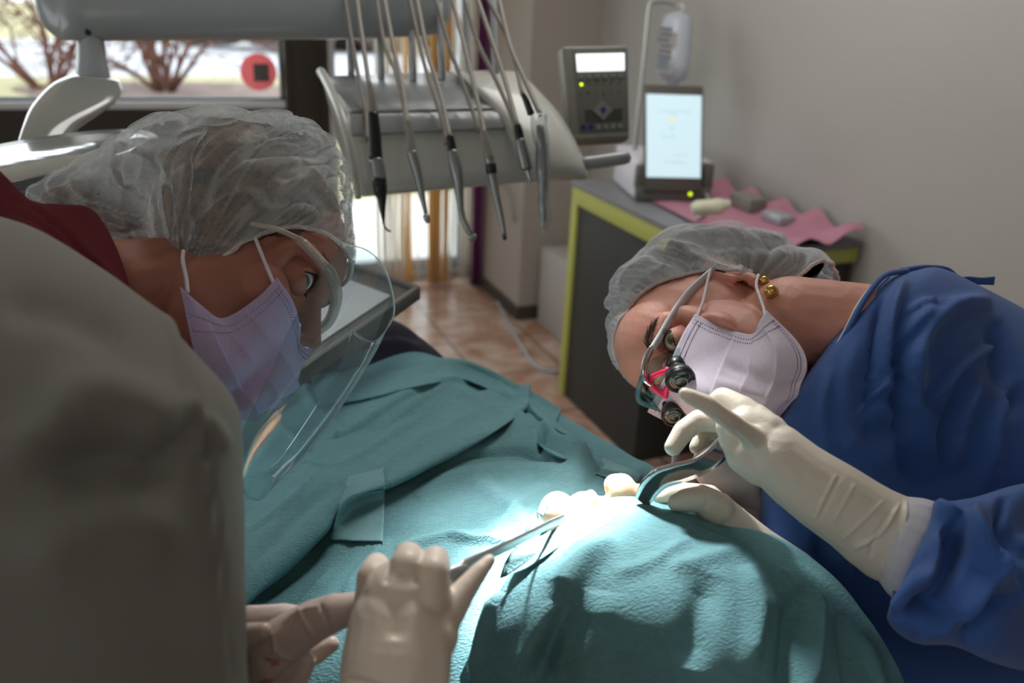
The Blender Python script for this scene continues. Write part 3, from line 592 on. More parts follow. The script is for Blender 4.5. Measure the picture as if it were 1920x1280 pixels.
# ================================================================ overhead arm and lamp
dl=thing('operating_light','grey overhead arm with a glossy curved lamp arm and flat oval lamp head','dental lamp',W(300,60,1.5))
rows=[(66,-200,1.50,64,40,1.50,.045,.05)]
V,Fc=loft([(62,-150,1.50,62,-20,1.50,.02,.02),(64,-190,1.50,68,25,1.50,.05,.05),(100,-190,1.50,104,68,1.50,.06,.06),(160,-185,1.50,160,76,1.50,.06,.06),(400,-180,1.58,400,75,1.58,.06,.06),(640,-175,1.66,640,73,1.66,.06,.06),(800,-170,1.72,800,66,1.72,.06,.06),(835,-170,1.73,838,45,1.73,.05,.05),(850,-150,1.74,850,-5,1.74,.02,.02)],60,48,ex=.6)
mk('overhead_beam',V,Fc,'beam',dl)
V,Fc=ball(W(165,60,1.435),(.006,.006,.006),12); mk('screw',V,Fc,'black',dl)
V,Fc=loft([(143,66,1.5,190,66,1.5),(143,80,1.5,196,78,1.5),(143,110,1.5,200,108,1.5),(142,135,1.5,207,142,1.5),(150,150,1.5,205,155,1.5)],30,32,.035,.035,ex=.8); mk('swivel_joint',V,Fc,'beam',dl)
V,Fc=loft([(140,138,1.47,205,148,1.5,.03,.03),(128,142,1.45,222,150,1.49,.035,.03),(100,155,1.42,230,168,1.47,.04,.035),(75,178,1.38,222,188,1.44,.04,.035),(55,205,1.34,190,212,1.40,.04,.035),(42,238,1.30,150,240,1.36,.035,.03),(30,275,1.27,120,270,1.32,.03,.03)],50,40,ex=.8); mk('curved_arm',V,Fc,'lampw',dl)
# flat oval head: horizontal disc tilted, glossy cover on top
C0=W(40,300,1.16); xa=nrm(W(230,262,1.22)-W(-160,338,1.10)); yb=nrm(W(60,238,1.32)-W(40,345,1.06)); yb=nrm(yb-xa*(yb@xa)); nz=np.cross(xa,yb); nz*=np.sign(nz[2])
def oval(name,ra,rb,z0,z1,m,off=0,n=64):
    V=[]; prof=[(0,z0),(.9,z0),(1,z0*.6+z1*.4),(1,z0*.3+z1*.7),(.96,z1),(0,z1)]
    for s_,z_ in prof:
        for j in range(n): q=2*math.pi*j/n; V.append(C0+xa*ra*s_*math.cos(q)+yb*rb*s_*math.sin(q)+nz*z_+yb*off)
    return mk(name,V,grid_faces(6,n,True),m,dl)
oval('lamp_head',.185,.125,-.05,.0,'lampd'); oval('glass_cover',.165,.095,-.004,.0035,'mirror',-.012)
# ================================================================ instrument tray behind the face shield
T=[WZ(655,498,1.10),WZ(787,545,1.10),WZ(560,705,1.10)]; T.append(T[0]+T[2]-T[1]); tr=thing('instrument_tray','dark grey swivel tray lined with white paper behind the face shield','tray',(T[0]+T[2])/2)
ex=nrm(T[1]-T[0]); ey=nrm(T[2]-T[1]); LX=np.linalg.norm(T[1]-T[0]); LY=np.linalg.norm(T[2]-T[1]); 
def tb(name,u0,u1,v0,v1,z0,z1,m,bev=.003):
    f=lambda u,v,z:T[1]-ex*u+ey*v+np.array([0,0,z]); p=[f(u0,v0,z0),f(u1,v0,z0),f(u1,v0,z1),f(u0,v0,z1),f(u0,v1,z0),f(u1,v1,z0),f(u1,v1,z1),f(u0,v1,z1)]; return boxm(name,p,m,tr,bev)
print('tray',LX,LY)
tb('tray_plate',0,.34,0,LY,-.014,0,'devd'); 
tb('tray_rim',0,.34,-.002,.008,-.014,.008,'devd',.002); tb('tray_rim',-.002,.008,0,LY,-.014,.008,'devd',.002)
tube('support_pole',[T[0]+np.array([-.02,.05,-.014]),T[0]+np.array([-.02,.05,-.5]),T[0]*np.array([1,1,0])+np.array([-.02,.05,.02])],.02,'steel',tr,n=14); V_,F_=ball((0,0,0),1,24); mk('floor_base',np.array(V_)*np.array([.16,.16,.02])+T[0]*np.array([1,1,0])+np.array([-.02,.05,.02]),F_,'devd',tr)
tb('paper_liner',.03,.34,.06,LY-.006,.0015,.0035,'white_cloth',0)
from mathutils.bvhtree import BVHTree
# ================================================================ HEADS
class Head:
    def __init__(s,Mx,T): s.M=np.array(Mx); s.T=np.array(T)
    def w(s,h): return s.T+np.asarray(h,float)@s.M.T
    def h(s,P): return (np.asarray(P,float)-s.T)@s.M
    def hp(s,px,py,h,dd=0): return W(px,py,proj(s.w(h))[2]+dd)
    def rayx(s,px,py,x):   # where the sight line meets the head plane x=const, in head coordinates
        r=ray(px,py); n=s.M[:,0]; k=s.T@n+x; return s.h(CAM+r*((k-CAM@n)/(r@n)))
HR=Head([[-0.058,-0.669,-0.741],[-0.016,-0.741,0.671],[0.998,-0.051,-0.032]],[0.2264,0.8789,1.2017])
_m=np.array([[-0.18,0.872,0.4525],[0.605,-0.2635,0.7505],[-0.774,-0.408,0.482]]); _u,_s,_v=np.linalg.svd(_m); HL=Head(_u@_v,[-0.2668,0.7675,1.3107])
def ss(a,b,x): t_=np.clip((x-a)/(b-a),0,1); return t_*t_*(3-2*t_)
def head_geo(H,eyes,neck,voxel=.0021,open_=(.0058,.0042),ears=True,extra=[],es=0,er=.0125):
    P=[('e',(0,-.012,.03),(.074,.094,.086)),('e',(0,.028,-.03),(.060,.064,.085)),('e',(0,.046,-.075),(.047,.042,.040)),('e',(0,.080,-.102),(.020,.016,.017)),
       ('e',(.036,.060,-.032),(.025,.025,.026)),('e',(-.036,.060,-.032),(.025,.025,.026)),
       [((-.042,.072,.020),.010),((-.028,.083,.0215),.0105),((0,.087,.019),.0115),((.028,.083,.0215),.0105),((.042,.072,.020),.010)],
       ('e',(0,.058,.045),(.052,.038,.044)),
       [((0,.088,.006),.0085),((0,.101,-.014),.0088),((0,.112,-.032),.0105),((0,.116,-.041),.0112)],('e',(.012,.103,-.044),(.0085,.011,.0085)),('e',(-.012,.103,-.044),(.0085,.011,.0085)),
       [((-.022,.083,-.072),.006),((0,.094,-.068),.0075),((.022,.083,-.072),.006)],[((-.018,.083,-.081),.006),((0,.092,-.080),.008),((.018,.083,-.081),.006)]]
    if ears:
        for s_ in (1,-1):
            P+= [[((s_*.073,-.004+es,-.028),.0065),((s_*.078,-.010+es,-.012),.006),((s_*.082,-.018+es,.006),.0055),((s_*.083,-.018+es,.022),.005),((s_*.080,-.004+es,.030),.005),((s_*.074,.006+es,.020),.005),((s_*.073,.004+es,-.008),.005)],('e',(s_*.074,-.008+es,.0),(.005,.012,.024))]
    P+=[('e',(.046,.056,.002),(.012,.013,.022)),('e',(-.046,.056,.002),(.012,.013,.022))]+neck+extra
    V,Fc=blob(P,voxel,4)
    # finer mesh about the eyes
    me=bpy.data.meshes.new('t'); me.from_pydata(V.tolist(),[],Fc); bm=bmesh.new(); bm.from_mesh(me)
    for it in range(2):
        sel=set()
        for f in bm.faces:
            c=f.calc_center_median()
            for e in eyes:
                if (c.x-e[0])**2+(c.z-e[2])**2<(.021 if it==0 else .017)**2 and c.y>e[1]-.012: sel.add(f)
        eds=list({e for f in sel for e in f.edges}); bmesh.ops.subdivide_edges(bm,edges=eds,cuts=1,use_grid_fill=True,smooth=0)
    bm.verts.ensure_lookup_table(); V=np.array([v.co[:] for v in bm.verts]); Fc=[tuple(v.index for v in f.verts) for f in bm.faces]; bm.free(); bpy.data.meshes.remove(me)
    for e in eyes:
        dx=V[:,0]-e[0]; dz=V[:,2]-e[2]; rho=np.hypot(dx,dz); fr=V[:,1]>e[1]-.012; s_=np.sign(e[0]) or 1
        V[:,1]-= np.where(fr,.006*np.exp(-((dx)/.018)**2-((dz-.002)/.014)**2),0)
        Rl=er+.0017; yl=e[1]+np.sqrt(np.maximum(Rl**2-rho**2,0)); wgt=1-ss(.0085,.0165,rho)
        yt=np.where(rho<Rl,yl,V[:,1]); y=V[:,1]*(1-wgt)+np.minimum(yt,yl+1)*wgt
        # lid folds
        y+= .0012*np.exp(-((dz-(open_[0]+.0055-8*dx**2*10))/.0014)**2)*np.exp(-(dx/.012)**2)*-1
        y+= -.0010*np.exp(-((dz+(open_[1]+.0065-6*dx**2*10))/.0018)**2)*np.exp(-(dx/.011)**2)
        q=dx*s_; wd=er-.0003; u=np.clip(q/wd,-1,1); hu=open_[0]*(1-np.abs(u)**2.2)+.0; hl=open_[1]*(1-np.abs(u)**2.0)
        tilt=.0016*u; inside=(dz-tilt<hu)&(dz-tilt>-hl)&(np.abs(q)<wd)
        y=np.where(rho<er+.0009,np.maximum(y,yl-.0002),y); y=np.where(inside,e[1]-.004,y); V[:,1]=np.where(fr,y,V[:,1])
    return V,Fc
def eye_obj(H,e,gaze_world,mt,par,r=.0125):
    V,Fc=ball((0,0,0),.0125,32); V=np.array(V); V=V[:,[0,2,1]]; V[:,1]*=-1  # poles along Y
    c=H.w(e); g=nrm(gaze_world); me=bpy.data.meshes.new('eye'); me.from_pydata(V.tolist(),[],Fc); me.materials.append(M[mt]); me.polygons.foreach_set('use_smooth',[True]*len(me.polygons))
    bm=bmesh.new(); bm.from_mesh(me); bmesh.ops.remove_doubles(bm,verts=bm.verts,dist=1e-6); bmesh.ops.recalc_face_normals(bm,faces=bm.faces); bm.to_mesh(me); bm.free()
    o=bpy.data.objects.new('eye',me); COL.objects.link(o); o.rotation_mode='QUATERNION'; o.rotation_quaternion=Vector(g).to_track_quat('Y','Z'); o.location=Vector(c); o.scale=(r/.0125,)*3; adopt(o,par); return o
def lashes(H,e,par,open_=(.0058,.0042),n=26,l=.008,s_=1,seed=0,er=.0125):
    r=np.random.RandomState(seed); mb=MB()
    for i in range(n):
        u=-1+2*(i+.5)/n; z=e[2]+open_[0]*(1-abs(u)**2.2)+.0016*u; x=e[0]+s_*u*(er-.0003); y=e[1]+math.sqrt(max((er+.0016)**2-(x-e[0])**2-(z-e[2])**2,0))+.0003
        p=np.array([x,y,z]); d=np.array([s_*u*.5+r.normal()*.08,1,.25]); d2=np.array([s_*u*.6,.8,.9]); L_=l*(.75+.4*r.rand())
        mb.add(*sweep([H.w(p),H.w(p+nrm(d)*L_*.45),H.w(p+nrm(d)*L_*.45+nrm(d2)*L_*.5)],[.00032,.00025,.0001],4))
        if i%2==0:
            z=e[2]-open_[1]*(1-abs(u)**2)+.0016*u; y=e[1]+math.sqrt(max((er+.0016)**2-(x-e[0])**2-(z-e[2])**2,0)); p=np.array([x,y,z]); mb.add(*sweep([H.w(p),H.w(p+np.array([s_*u*.002,.003,-.0025]))],[.00022,.0001],4))
    # dark lid line
    P=[]
    for i in range(15):
        u=-1+2*i/14; z=e[2]+open_[0]*(1-abs(u)**2.2)+.0016*u; x=e[0]+s_*u*(er-.0003); P.append(H.w((x,e[1]+math.sqrt(max((er+.0016)**2-(x-e[0])**2-(z-e[2])**2,0)),z)))
    mb.add(*sweep(P,.00055,6)); o=mb.build('eyelashes','lash',par); return o
def eyebrow(H,pts,par,m='brow',n=150,seed=0,th=.0042):
    r=np.random.RandomState(seed); C_=cr(pts,40); mb=MB()
    for i in range(n):
        k=r.randint(0,39); p=C_[k]+r.normal(size=3)*np.array([.001,.0004,th*.4]); d=nrm(C_[min(k+1,39)]-C_[max(k-1,0)])+np.array([0,.12,r.normal()*.25]); L_=.008
        mb.add(*sweep([H.w(p),H.w(p+nrm(d)*L_)],[.00035,.0001],4))
    return mb.build('eyebrow',m,par)
def bvh_of(o):
    off=Vector((0,0,0)); p=o
    while p: off=off+p.location; p=p.parent
    bm=bmesh.new(); bm.from_mesh(o.data); bmesh.ops.translate(bm,verts=bm.verts,vec=off); t=BVHTree.FromBMesh(bm); bm.free(); return t
def hull_edge(H,V,Fc,L_,body=None):
    tb0=bvh_of(body) if body else None
    bm=bmesh.new(); me=bpy.data.meshes.new('t'); me.from_pydata(V.tolist(),[],Fc); bm.from_mesh(me); t=BVHTree.FromBMesh(bm); bm.free(); bpy.data.meshes.remove(me); E=[]
    for p in L_:
        r=t.ray_cast(Vector(CAM),Vector(nrm(ray(p[0],p[1]))))
        if tb0:
            rb=tb0.ray_cast(Vector(CAM),Vector(nrm(ray(p[0],p[1]))))
            if rb[0] is not None and (r[0] is None or (rb[0]-r[0]).length<.05): r=rb
        E.append(H.h(np.array(r[0]))[1:] if r[0] is not None else H.rayx(*p)[1:])
    E=np.array(sorted(E,key=lambda e:e[0])); y=np.linspace(E[0,0],E[-1,0],60); z=np.interp(y,E[:,0],E[:,1])
    for k in range(4): z[1:-1]=(z[:-2]+2*z[1:-1]+z[2:])/4
    return np.stack([y,z],1)
def shellcut(H,parts,edge,voxel=.003,smooth=4,disp=None,body=None):
    """cap: blob in world space, warped in head space so that the elastic edge g(y) is z=0, cut there"""
    V,Fc=blob(parts,voxel,smooth); edge=hull_edge(H,V,Fc,edge,body); h=H.h(V); g=lambda hh:np.interp(hh[:,1],edge[:,0],edge[:,1])
    h2=h.copy(); h2[:,2]-=g(h)
    me=bpy.data.meshes.new('t'); me.from_pydata(h2.tolist(),[],Fc); bm=bmesh.new(); bm.from_mesh(me)
    bmesh.ops.bisect_plane(bm,geom=list(bm.verts)+list(bm.edges)+list(bm.faces),plane_co=(0,0,0),plane_no=(0,0,1),clear_inner=True,dist=1e-6)
    bm.verts.ensure_lookup_table(); V2=np.array([v.co[:] for v in bm.verts]); F2=[tuple(v.index for v in f.verts) for f in bm.faces]
    bed=[(e.verts[0].index,e.verts[1].index) for e in bm.edges if len(e.link_faces)==1]
    N=np.array([v.normal[:] for v in bm.verts]); bm.free(); bpy.data.meshes.remove(me)
    s_=V2[:,2].copy(); hh=V2.copy(); hh[:,2]+=g(hh)
    # order boundary loop(s)
    nb={}; 
    for a,b in bed: nb.setdefault(a,[]).append(b); nb.setdefault(b,[]).append(a)
    loops=[]; seen=set()
    for st_ in nb:
        if st_ in seen: continue
        L_=[st_]; seen.add(st_); cur=st_
        while True:
            nx=[q for q in nb[cur] if q not in seen]
            if not nx: break
            cur=nx[0]; seen.add(cur); L_.append(cur)
        loops.append(L_)
    loops.sort(key=len,reverse=True)
    return hh,F2,N,s_,loops,edge
def cap(H,parts,edge,mname,par,seed,voxel=.0024,band_amp=.0022,amp=.006,dirs=None,body=None,cin=None):
    hh,Fc,N,s_,loops,edge=shellcut(H,parts,edge,voxel,body=body)
    ang=np.arctan2(hh[:,0],hh[:,1]-.0)
    dec=np.exp(-np.maximum(s_,0)/.042)
    q=ang*34+2.2*sn(hh,14,seed); fine=np.abs(np.sin(q)); g1=(1-fine)**2
    # broad pleats running from the crown towards the edge
    Pm=np.stack([np.cos(ang)*2.2,np.sin(ang)*2.2,s_*6],1); f1=sn(Pm,2.6,seed+1); r1=np.exp(-(f1/.13)**2)+.35*np.exp(-(f1/.5)**2)
    f2=sn(Pm*np.array([1,1,2.2]),4.4,seed+2); r2=np.exp(-(f2/.13)**2)
    f3=sn(hh,34,seed+3); r3=np.exp(-(f3/.11)**2)
    big=sn(hh,20,seed+4)
    d=amp*(r1*1.0+.55*r2+.30*r3)*(1-.5*dec)+ .0045*big*(1-dec)+band_amp*(g1*2-1)*dec*1.3
    lift=.010*(1-np.exp(-np.maximum(s_,0)/.016))-.006
    hh=hh+N*(d+lift)[:,None]
    lay=ss(-.03,.03,f1)*.8+ss(-.03,.03,f2)*.45; hh=hh+N*(.0016*lay*(1-.6*dec))[:,None]
    gather=np.clip(.13*lay+.75*r1*(1-.4*dec)+.55*r2+.45*r3+.8*g1*dec+.35*np.exp(-np.maximum(s_,0)/.006)+.5*np.exp(-(sn(Pm*np.array([1,1,.5]),9,seed+6)/.10)**2),0,1)
    if body:
        t=bvh_of(body); Wv=H.w(hh); c0=H.w(cin); w_=np.exp(-np.maximum(s_,0)/.011)
        for i in np.nonzero(w_>.03)[0]:
            v=Vector(Wv[i]); c_=Vector(c0); dv_=(v-c_).length; r=t.ray_cast(v,(c_-v).normalized(),.045)
            if r[0] is not None: db=(r[0]-c_).length+.0025; nd=dv_*(1-w_[i])+db*w_[i]; Wv[i]=np.array(c_+(v-c_).normalized()*max(nd,db))
        hh=H.h(Wv)
    o=mk('cap',H.w(hh),Fc,mname,par,attr=gather)
    # elastic band along the edge
    mbb=MB()
    for L_ in loops:
        if len(L_)<40: continue
        B=hh[L_]; k=max(1,len(B)//150); B=B[::k]; B=np.vstack([B,B[:1]]) if np.linalg.norm(B[0]-B[-1])<.02 else B
        for it in range(3): B[1:-1]=(B[:-2]+B[1:-1]*2+B[2:])/4
        Q=cr(B,len(B)*3); rad=.0017+.0007*np.abs(np.sin(np.arange(len(Q))*1.1)); mbb.add(*sweep(H.w(Q),rad,6))
    mbb.build('elastic_band','band',o)
    return o,hh,edge
M['cap']=cap_mat('cap_nonwoven',.15,(222,226,228)); M['cap2']=cap_mat('cap_nonwoven_b',.24,(236,240,244)); M['band']=mat('elastic_band_white',(216,206,204),.9,bump=.6,bscale=500)
def tuck(o,covers,margin=.0015,maxd=.05,cond=None):
    """pull vertices of o that poke through a covering sheet back behind it"""
    off=np.array(o.matrix_world.translation) if o.parent is None else None
    loc=Vector((0,0,0)); p=o
    while p: loc=loc+p.location; p=p.parent
    loc=np.array(loc); n=len(o.data.vertices); V=np.zeros(n*3); o.data.vertices.foreach_get('co',V); V=V.reshape(-1,3)+loc
    V0=V.copy(); ok=np.ones(n,bool) if cond is None else cond(V)
    for c,inner in covers:
        cl=Vector((0,0,0)); p=c
        while p: cl=cl+p.location; p=p.parent
        bm=bmesh.new(); bm.from_mesh(c.data); bmesh.ops.translate(bm,verts=bm.verts,vec=cl); t=BVHTree.FromBMesh(bm); bm.free(); inner=Vector(inner)
        for i in np.nonzero(ok)[0]:
            v=Vector(V[i]); r=t.ray_cast(inner,(v-inner).normalized())
            if r[0] is None: continue
            lim=(r[0]-inner).length-margin; dd=(v-inner).length
            if dd>lim and dd-lim<maxd: V[i]=np.array(inner+(v-inner).normalized()*lim)
    D=V-V0; mag=np.linalg.norm(D,axis=1); dirn=np.where(mag[:,None]>1e-9,D/(mag[:,None]+1e-12),0)
    ed=np.zeros(len(o.data.edges)*2,int); o.data.edges.foreach_get('vertices',ed); ed=ed.reshape(-1,2); cen=V0-np.array(covers[0][1]); cen=-cen/(np.linalg.norm(cen,axis=1)[:,None]+1e-9)
    for it in range(14):
        sm=np.zeros(n); ct=np.zeros(n); np.add.at(sm,ed[:,0],mag[ed[:,1]]); np.add.at(sm,ed[:,1],mag[ed[:,0]]); np.add.at(ct,ed[:,0],1); np.add.at(ct,ed[:,1],1); mag=np.maximum(mag,.96*sm/np.maximum(ct,1))
    act=mag>1e-5; V=np.where(act[:,None],V0+cen*mag[:,None],V0)
    o.data.vertices.foreach_set('co',(V-loc).ravel()); o.data.update()
def trim(o,H,ed,up_=.002):
    off=Vector((0,0,0)); p=o
    while p: off=off+p.location; p=p.parent
    bm=bmesh.new(); bm.from_mesh(o.data); W_=np.array([(v.co+off)[:] for v in bm.verts]); h=H.h(W_); bad=h[:,2]<np.interp(h[:,1],ed[:,0],ed[:,1]+up_); bm.verts.ensure_lookup_table()
    bmesh.ops.delete(bm,geom=[v for v,b in zip(bm.verts,bad) if b],context='VERTS'); bm.to_mesh(o.data); bm.free()
def patch(H,name,grid,m,par,n=(60,60),fn=None,thick=.0012,attr=None):
    """grid[r][c] = world points; smooth patch with two faces"""
    G=np.array(grid); nr,nc,_=G.shape; A=np.array([cr(G[:,j],n[0]) for j in range(nc)]).transpose(1,0,2); A=np.array([cr(A[i],n[1]) for i in range(n[0])])
    V=A.reshape(-1,3); Fc=grid_faces(*n); N=vnormals(V,Fc); N*= -1 if ((CAM-V)*N).sum()<0 else 1
    if fn is not None: uu,vv=np.meshgrid(np.linspace(0,1,n[1]),np.linspace(0,1,n[0])); V=V+N*fn(uu.ravel(),vv.ravel())[:,None]
    N=vnormals(V,Fc); N*= -1 if ((CAM-V)*N).sum()<0 else 1
    k=len(V); V2=np.vstack([V,V-N*thick]); F2=Fc+[tuple(x+k for x in f[::-1]) for f in Fc]
    b=[j for j in range(n[1])]+[i*n[1]+n[1]-1 for i in range(1,n[0])]+[(n[0]-1)*n[1]+j for j in range(n[1]-2,-1,-1)]+[i*n[1] for i in range(n[0]-2,0,-1)]
    for i in range(len(b)): a_,c_=b[i],b[(i+1)%len(b)]; F2.append((a_,c_,c_+k,a_+k))
    return mk(name,V2,F2,m,par),V.reshape(n[0],n[1],3),N.reshape(n[0],n[1],3)
def stitches(S,N,lines,par,m='stitch',sz=.0006,step_=.0022):
    """rows of small embossed welds along (u,v) lines on a patch"""
    nr,nc,_=S.shape; mb=MB()
    def at(u,v): i=v*(nr-1); j=u*(nc-1); a,b=int(min(i,nr-2)),int(min(j,nc-2)); x,y=i-a,j-b; f=lambda Q:(Q[a,b]*(1-x)*(1-y)+Q[a+1,b]*x*(1-y)+Q[a,b+1]*(1-x)*y+Q[a+1,b+1]*x*y); return f(S),f(N)
    for (u0,v0,u1,v1) in lines:
        p0,_=at(u0,v0); L_=sum(np.linalg.norm(at(u0+(u1-u0)*(k+1)/20,v0+(v1-v0)*(k+1)/20)[0]-at(u0+(u1-u0)*k/20,v0+(v1-v0)*k/20)[0]) for k in range(20)); n=int(L_/step_)
        for k in range(n): t_=(k+.5)/n; p,nn=at(u0+(u1-u0)*t_,v0+(v1-v0)*t_); mb.add(*ball(p+nn*.0002,sz,6))
    return mb.build('weld_stitches',m,par)
def pleat(v,pos,w,amp): # asymmetric fold across v
    out=0
    for p in pos: out=out+np.where(v>p,np.exp(-(v-p)/w),0)*amp
    return out
# ---------------------------------------------------------------- SURGEON (right)
SG=thing('person','surgeon in blue gown, hair cap and lilac mask wearing loupes, leaning in from the right','person',W(2000,1200,1.0))
H=HR
eL=np.array([.0315,.067,.0]); eR=np.array([-.0315,.067,.0])
eL=H.h(H.hp(1266,636,(.0315,.067,0)))
hnR=lambda px,py,d:tuple(H.h(W(px,py,d)))
neckR=[[((0,-.02,-.04),.055),(hnR(1480,605,.905),.050),(hnR(1560,612,.90),.049),(hnR(1640,625,.91),.052),(hnR(1720,650,.93),.060)]]
V,Fc=head_geo(H,[eL,eR],neckR,es=-.015,open_=(.0050,.0082))
V=H.w(V)
# torso, shoulders and arms hidden in the gown (joined so that the body is one mesh)
SH1,SH2=W(1720,640,1.02),W(1900,760,1.45)
tb_,tf_=blob([[(W(1700,650,.93),.055),(W(1800,800,.96),.085),(W(2000,1000,.98),.12),(W(2150,1350,1.0),.14)],
  [((.95,.62,.95),.13),((1.0,.50,.85),.09),((.98,.55,.45),.06),((.98,.62,.08),.045)],[((1.0,.75,.95),.12),((1.12,.80,.85),.09),((1.12,.80,.45),.06),((1.12,.78,.08),.045)],
  [(W(1840,760,1.0),.05),(W(1950,940,.91),.042),(W(1950,1070,.75),.036),(W(1800,1060,.69),.034),(W(1700,1018,.69),.028),(W(1600,965,.70),.024),(W(1500,895,.705),.022),(W(1450,865,.71),.02)],
  [(W(1800,860,1.0),.06),(W(1800,1120,.95),.045),(W(1640,1170,.89),.032),(W(1520,1130,.83),.024),(W(1430,1050,.785),.020)]],.009,3)
mb=MB(); mb.add(V,Fc); mb.add(tb_,tf_); bodyR=mb.build('body','skin',SG)
def gaze(H,e,px,py,r=.0125):
    c=H.w(e); q=proj(c); v=np.array([(px-q[0])*q[2]/F/r,-(py-q[1])*q[2]/F/r]); k=min(1,.95/np.linalg.norm(v)); v=v*k; return R@np.array([v[0],v[1],math.sqrt(1-v@v)])
g=gaze(H,eL,1258,638); eye_obj(H,eL,g,'iris_g',SG); eye_obj(H,eR,g,'iris_g',SG)
lashes(H,eL,SG,s_=1,seed=1,l=.010,open_=(.0050,.0082)); lashes(H,eR,SG,s_=-1,seed=2,l=.012)
eyebrow(H,[(.012,.0975,.0215),(.024,.0955,.0265),(.036,.088,.028),(.047,.075,.023)],SG,seed=3,n=200)
eyebrow(H,[(-.012,.0975,.0215),(-.024,.0955,.0265),(-.036,.088,.028),(-.047,.075,.023)],SG,seed=4,n=200)
# hair under the cap
hp_=lambda *p:pb(*p)
DC=.96
hv,hf=blob([('e',H.w((0,-.018,.036)),(.081,.098,.088),H.M),[(H.w((.0,-.07,.0)),.062),(H.w((.01,-.105,-.03)),.045)],hp_((1300,490,1.0,60),(1400,480,.98,62),(1480,495,.97,50),(1520,505,.96,34))],.004,3)
hh=H.h(hv); keep=hh[:,2]>np.interp(hh[:,1],[-.2,-.05,0,.04,.07,.1,.12],[-.2,-.055,-.01,.04,.062,.078,.09])
idx=-np.ones(len(hv),int); idx[keep]=np.arange(keep.sum()); hf2=[tuple(idx[list(f)]) for f in hf if keep[list(f)].all()]
hairR=mk('hair',hv[keep]+.002*sn(hv[keep],90,3)[:,None]*(hv[keep]-H.T)*8,hf2,'hair_dark',SG)
# cap
def edge_from(H,L_,x):  # list of (px,py,xhead)
    E=[H.rayx(p[0],p[1],p[2])[1:] for p in L_]; E.sort(key=lambda e:e[0]); return np.array(E)
EdR=([(1560,538,.045),(1500,532,.070),(1437,520,.082),(1380,516,.086),(1310,512,.085),(1262,528,.082),(1215,545,.070),(1170,575,.050),(1140,610,.028),(1128,650,.005)])
capR=[[(H.w((0,-.015,.035)),.088),(H.w((0,.005,.05)),.088)],hp_((1245,575,1.0,120),(1290,520,1.0,112),(1360,495,.99,92),(1440,500,.98,78),(1500,510,.97,60),(1530,520,.965,36)),('e',H.w((0,-.01,.04)),(.096,.104,.092),H.M)]
capo,_,edR=cap(H,capR,EdR,'cap2',SG,5,amp=.0065,body=bodyR,cin=(0,-.01,.03))
above=lambda ed,H:(lambda V:(lambda h:(h[:,2]>np.interp(h[:,1],ed[:,0],ed[:,1])-.001)&(h[:,2]>-.09))(H.h(V)))
trim(hairR,H,edR,.004); tuck(hairR,[(capo,H.w((0,-.01,.03)))],.004,.08); tuck(bodyR,[(capo,H.w((0,-.01,.02)))],.006,.05,above(edR,H))
# mask (rows: top edge to bottom edge, columns: near cheek to far cheek)
A=lambda px,py,h,dd=0:H.hp(px,py,h,dd)
Gm=[[A(1303,588,(.062,.045,-.022)),A(1282,625,(.050,.070,-.016)),A(1262,668,(.028,.090,-.012)),A(1246,703,(.004,.108,-.008)),A(1226,745,(-.03,.090,-.012)),A(1215,770,(-.062,.045,-.022))],
    [A(1352,612,(.065,.045,-.040)),A(1335,650,(.052,.080,-.036)),A(1315,695,(.030,.108,-.036)),A(1300,735,(.004,.128,-.038)),A(1285,775,(-.03,.105,-.038)),A(1275,800,(-.062,.05,-.04))],
    [A(1408,626,(.066,.046,-.058)),A(1395,668,(.053,.085,-.058)),A(1382,712,(.030,.112,-.062)),A(1368,752,(.004,.124,-.065)),A(1350,790,(-.03,.105,-.064)),A(1335,815,(-.062,.05,-.06))],
    [A(1425,600,(.064,.036,-.078)),A(1455,660,(.050,.078,-.088)),A(1452,712,(.028,.104,-.096)),A(1430,758,(.004,.112,-.10)),A(1405,798,(-.03,.09,-.098)),A(1385,822,(-.06,.045,-.09))],
    [A(1437,581,(.062,.024,-.090)),A(1500,645,(.046,.052,-.108)),A(1514,690,(.024,.078,-.118)),A(1492,735,(.002,.090,-.124)),A(1460,777,(-.03,.072,-.118)),A(1430,812,(-.06,.035,-.108))]]
def mfn(u,v):
    a=pleat(v,[.36,.56,.74],.10,.0045)*ss(.0,.22,u)*ss(1.,.8,u); a=a+.0018*np.sin(v*9+u*7)*ss(0,.2,u)+.0035*np.exp(-((u-.35-.25*v)/.05)**2)*ss(.25,.6,v)-.003*np.exp(-((u-.18-.3*v)/.05)**2)*ss(.3,.5,v)
    return a+.0005*np.sin(u*17+v*11)*np.sin(v*13+u*5)
Gm=[[p+nrm(CAM-p)*.006 for p in r] for r in Gm]
mo,S_,N_=patch(H,'face_mask',Gm,'mask2',SG,(90,90),mfn)
stitches(S_,N_,[(.05,.02,.05,.97),(.085,.02,.085,.97),(.05,.05,.95,.05),(.05,.085,.95,.085),(.05,.95,.95,.95),(.05,.92,.95,.92)],mo)
tuck(bodyR,[(mo,H.w((0,.02,-.04)))],.0018,.03,lambda V:(lambda h:(h[:,1]>.01)&(h[:,2]<.02)&(h[:,2]>-.135))(H.h(V)))
tube('ear_loop',[A(1306,596,(.064,.047,-.024),-.002),A(1318,565,(.068,.035,-.015)),A(1326,530,(.078,.012,0)),A(1332,505,(.084,0,.01))],.0016,'loop',mo,n=8,res=24)
tube('ear_loop',[A(1434,592,(.066,.026,-.086),-.003),A(1432,578,(.070,.022,-.075)),A(1424,555,(.075,.015,-.05)),A(1418,535,(.080,.0,-.03)),A(1422,515,(.086,-.01,-.01))],.0016,'loop',mo,n=8,res=24)
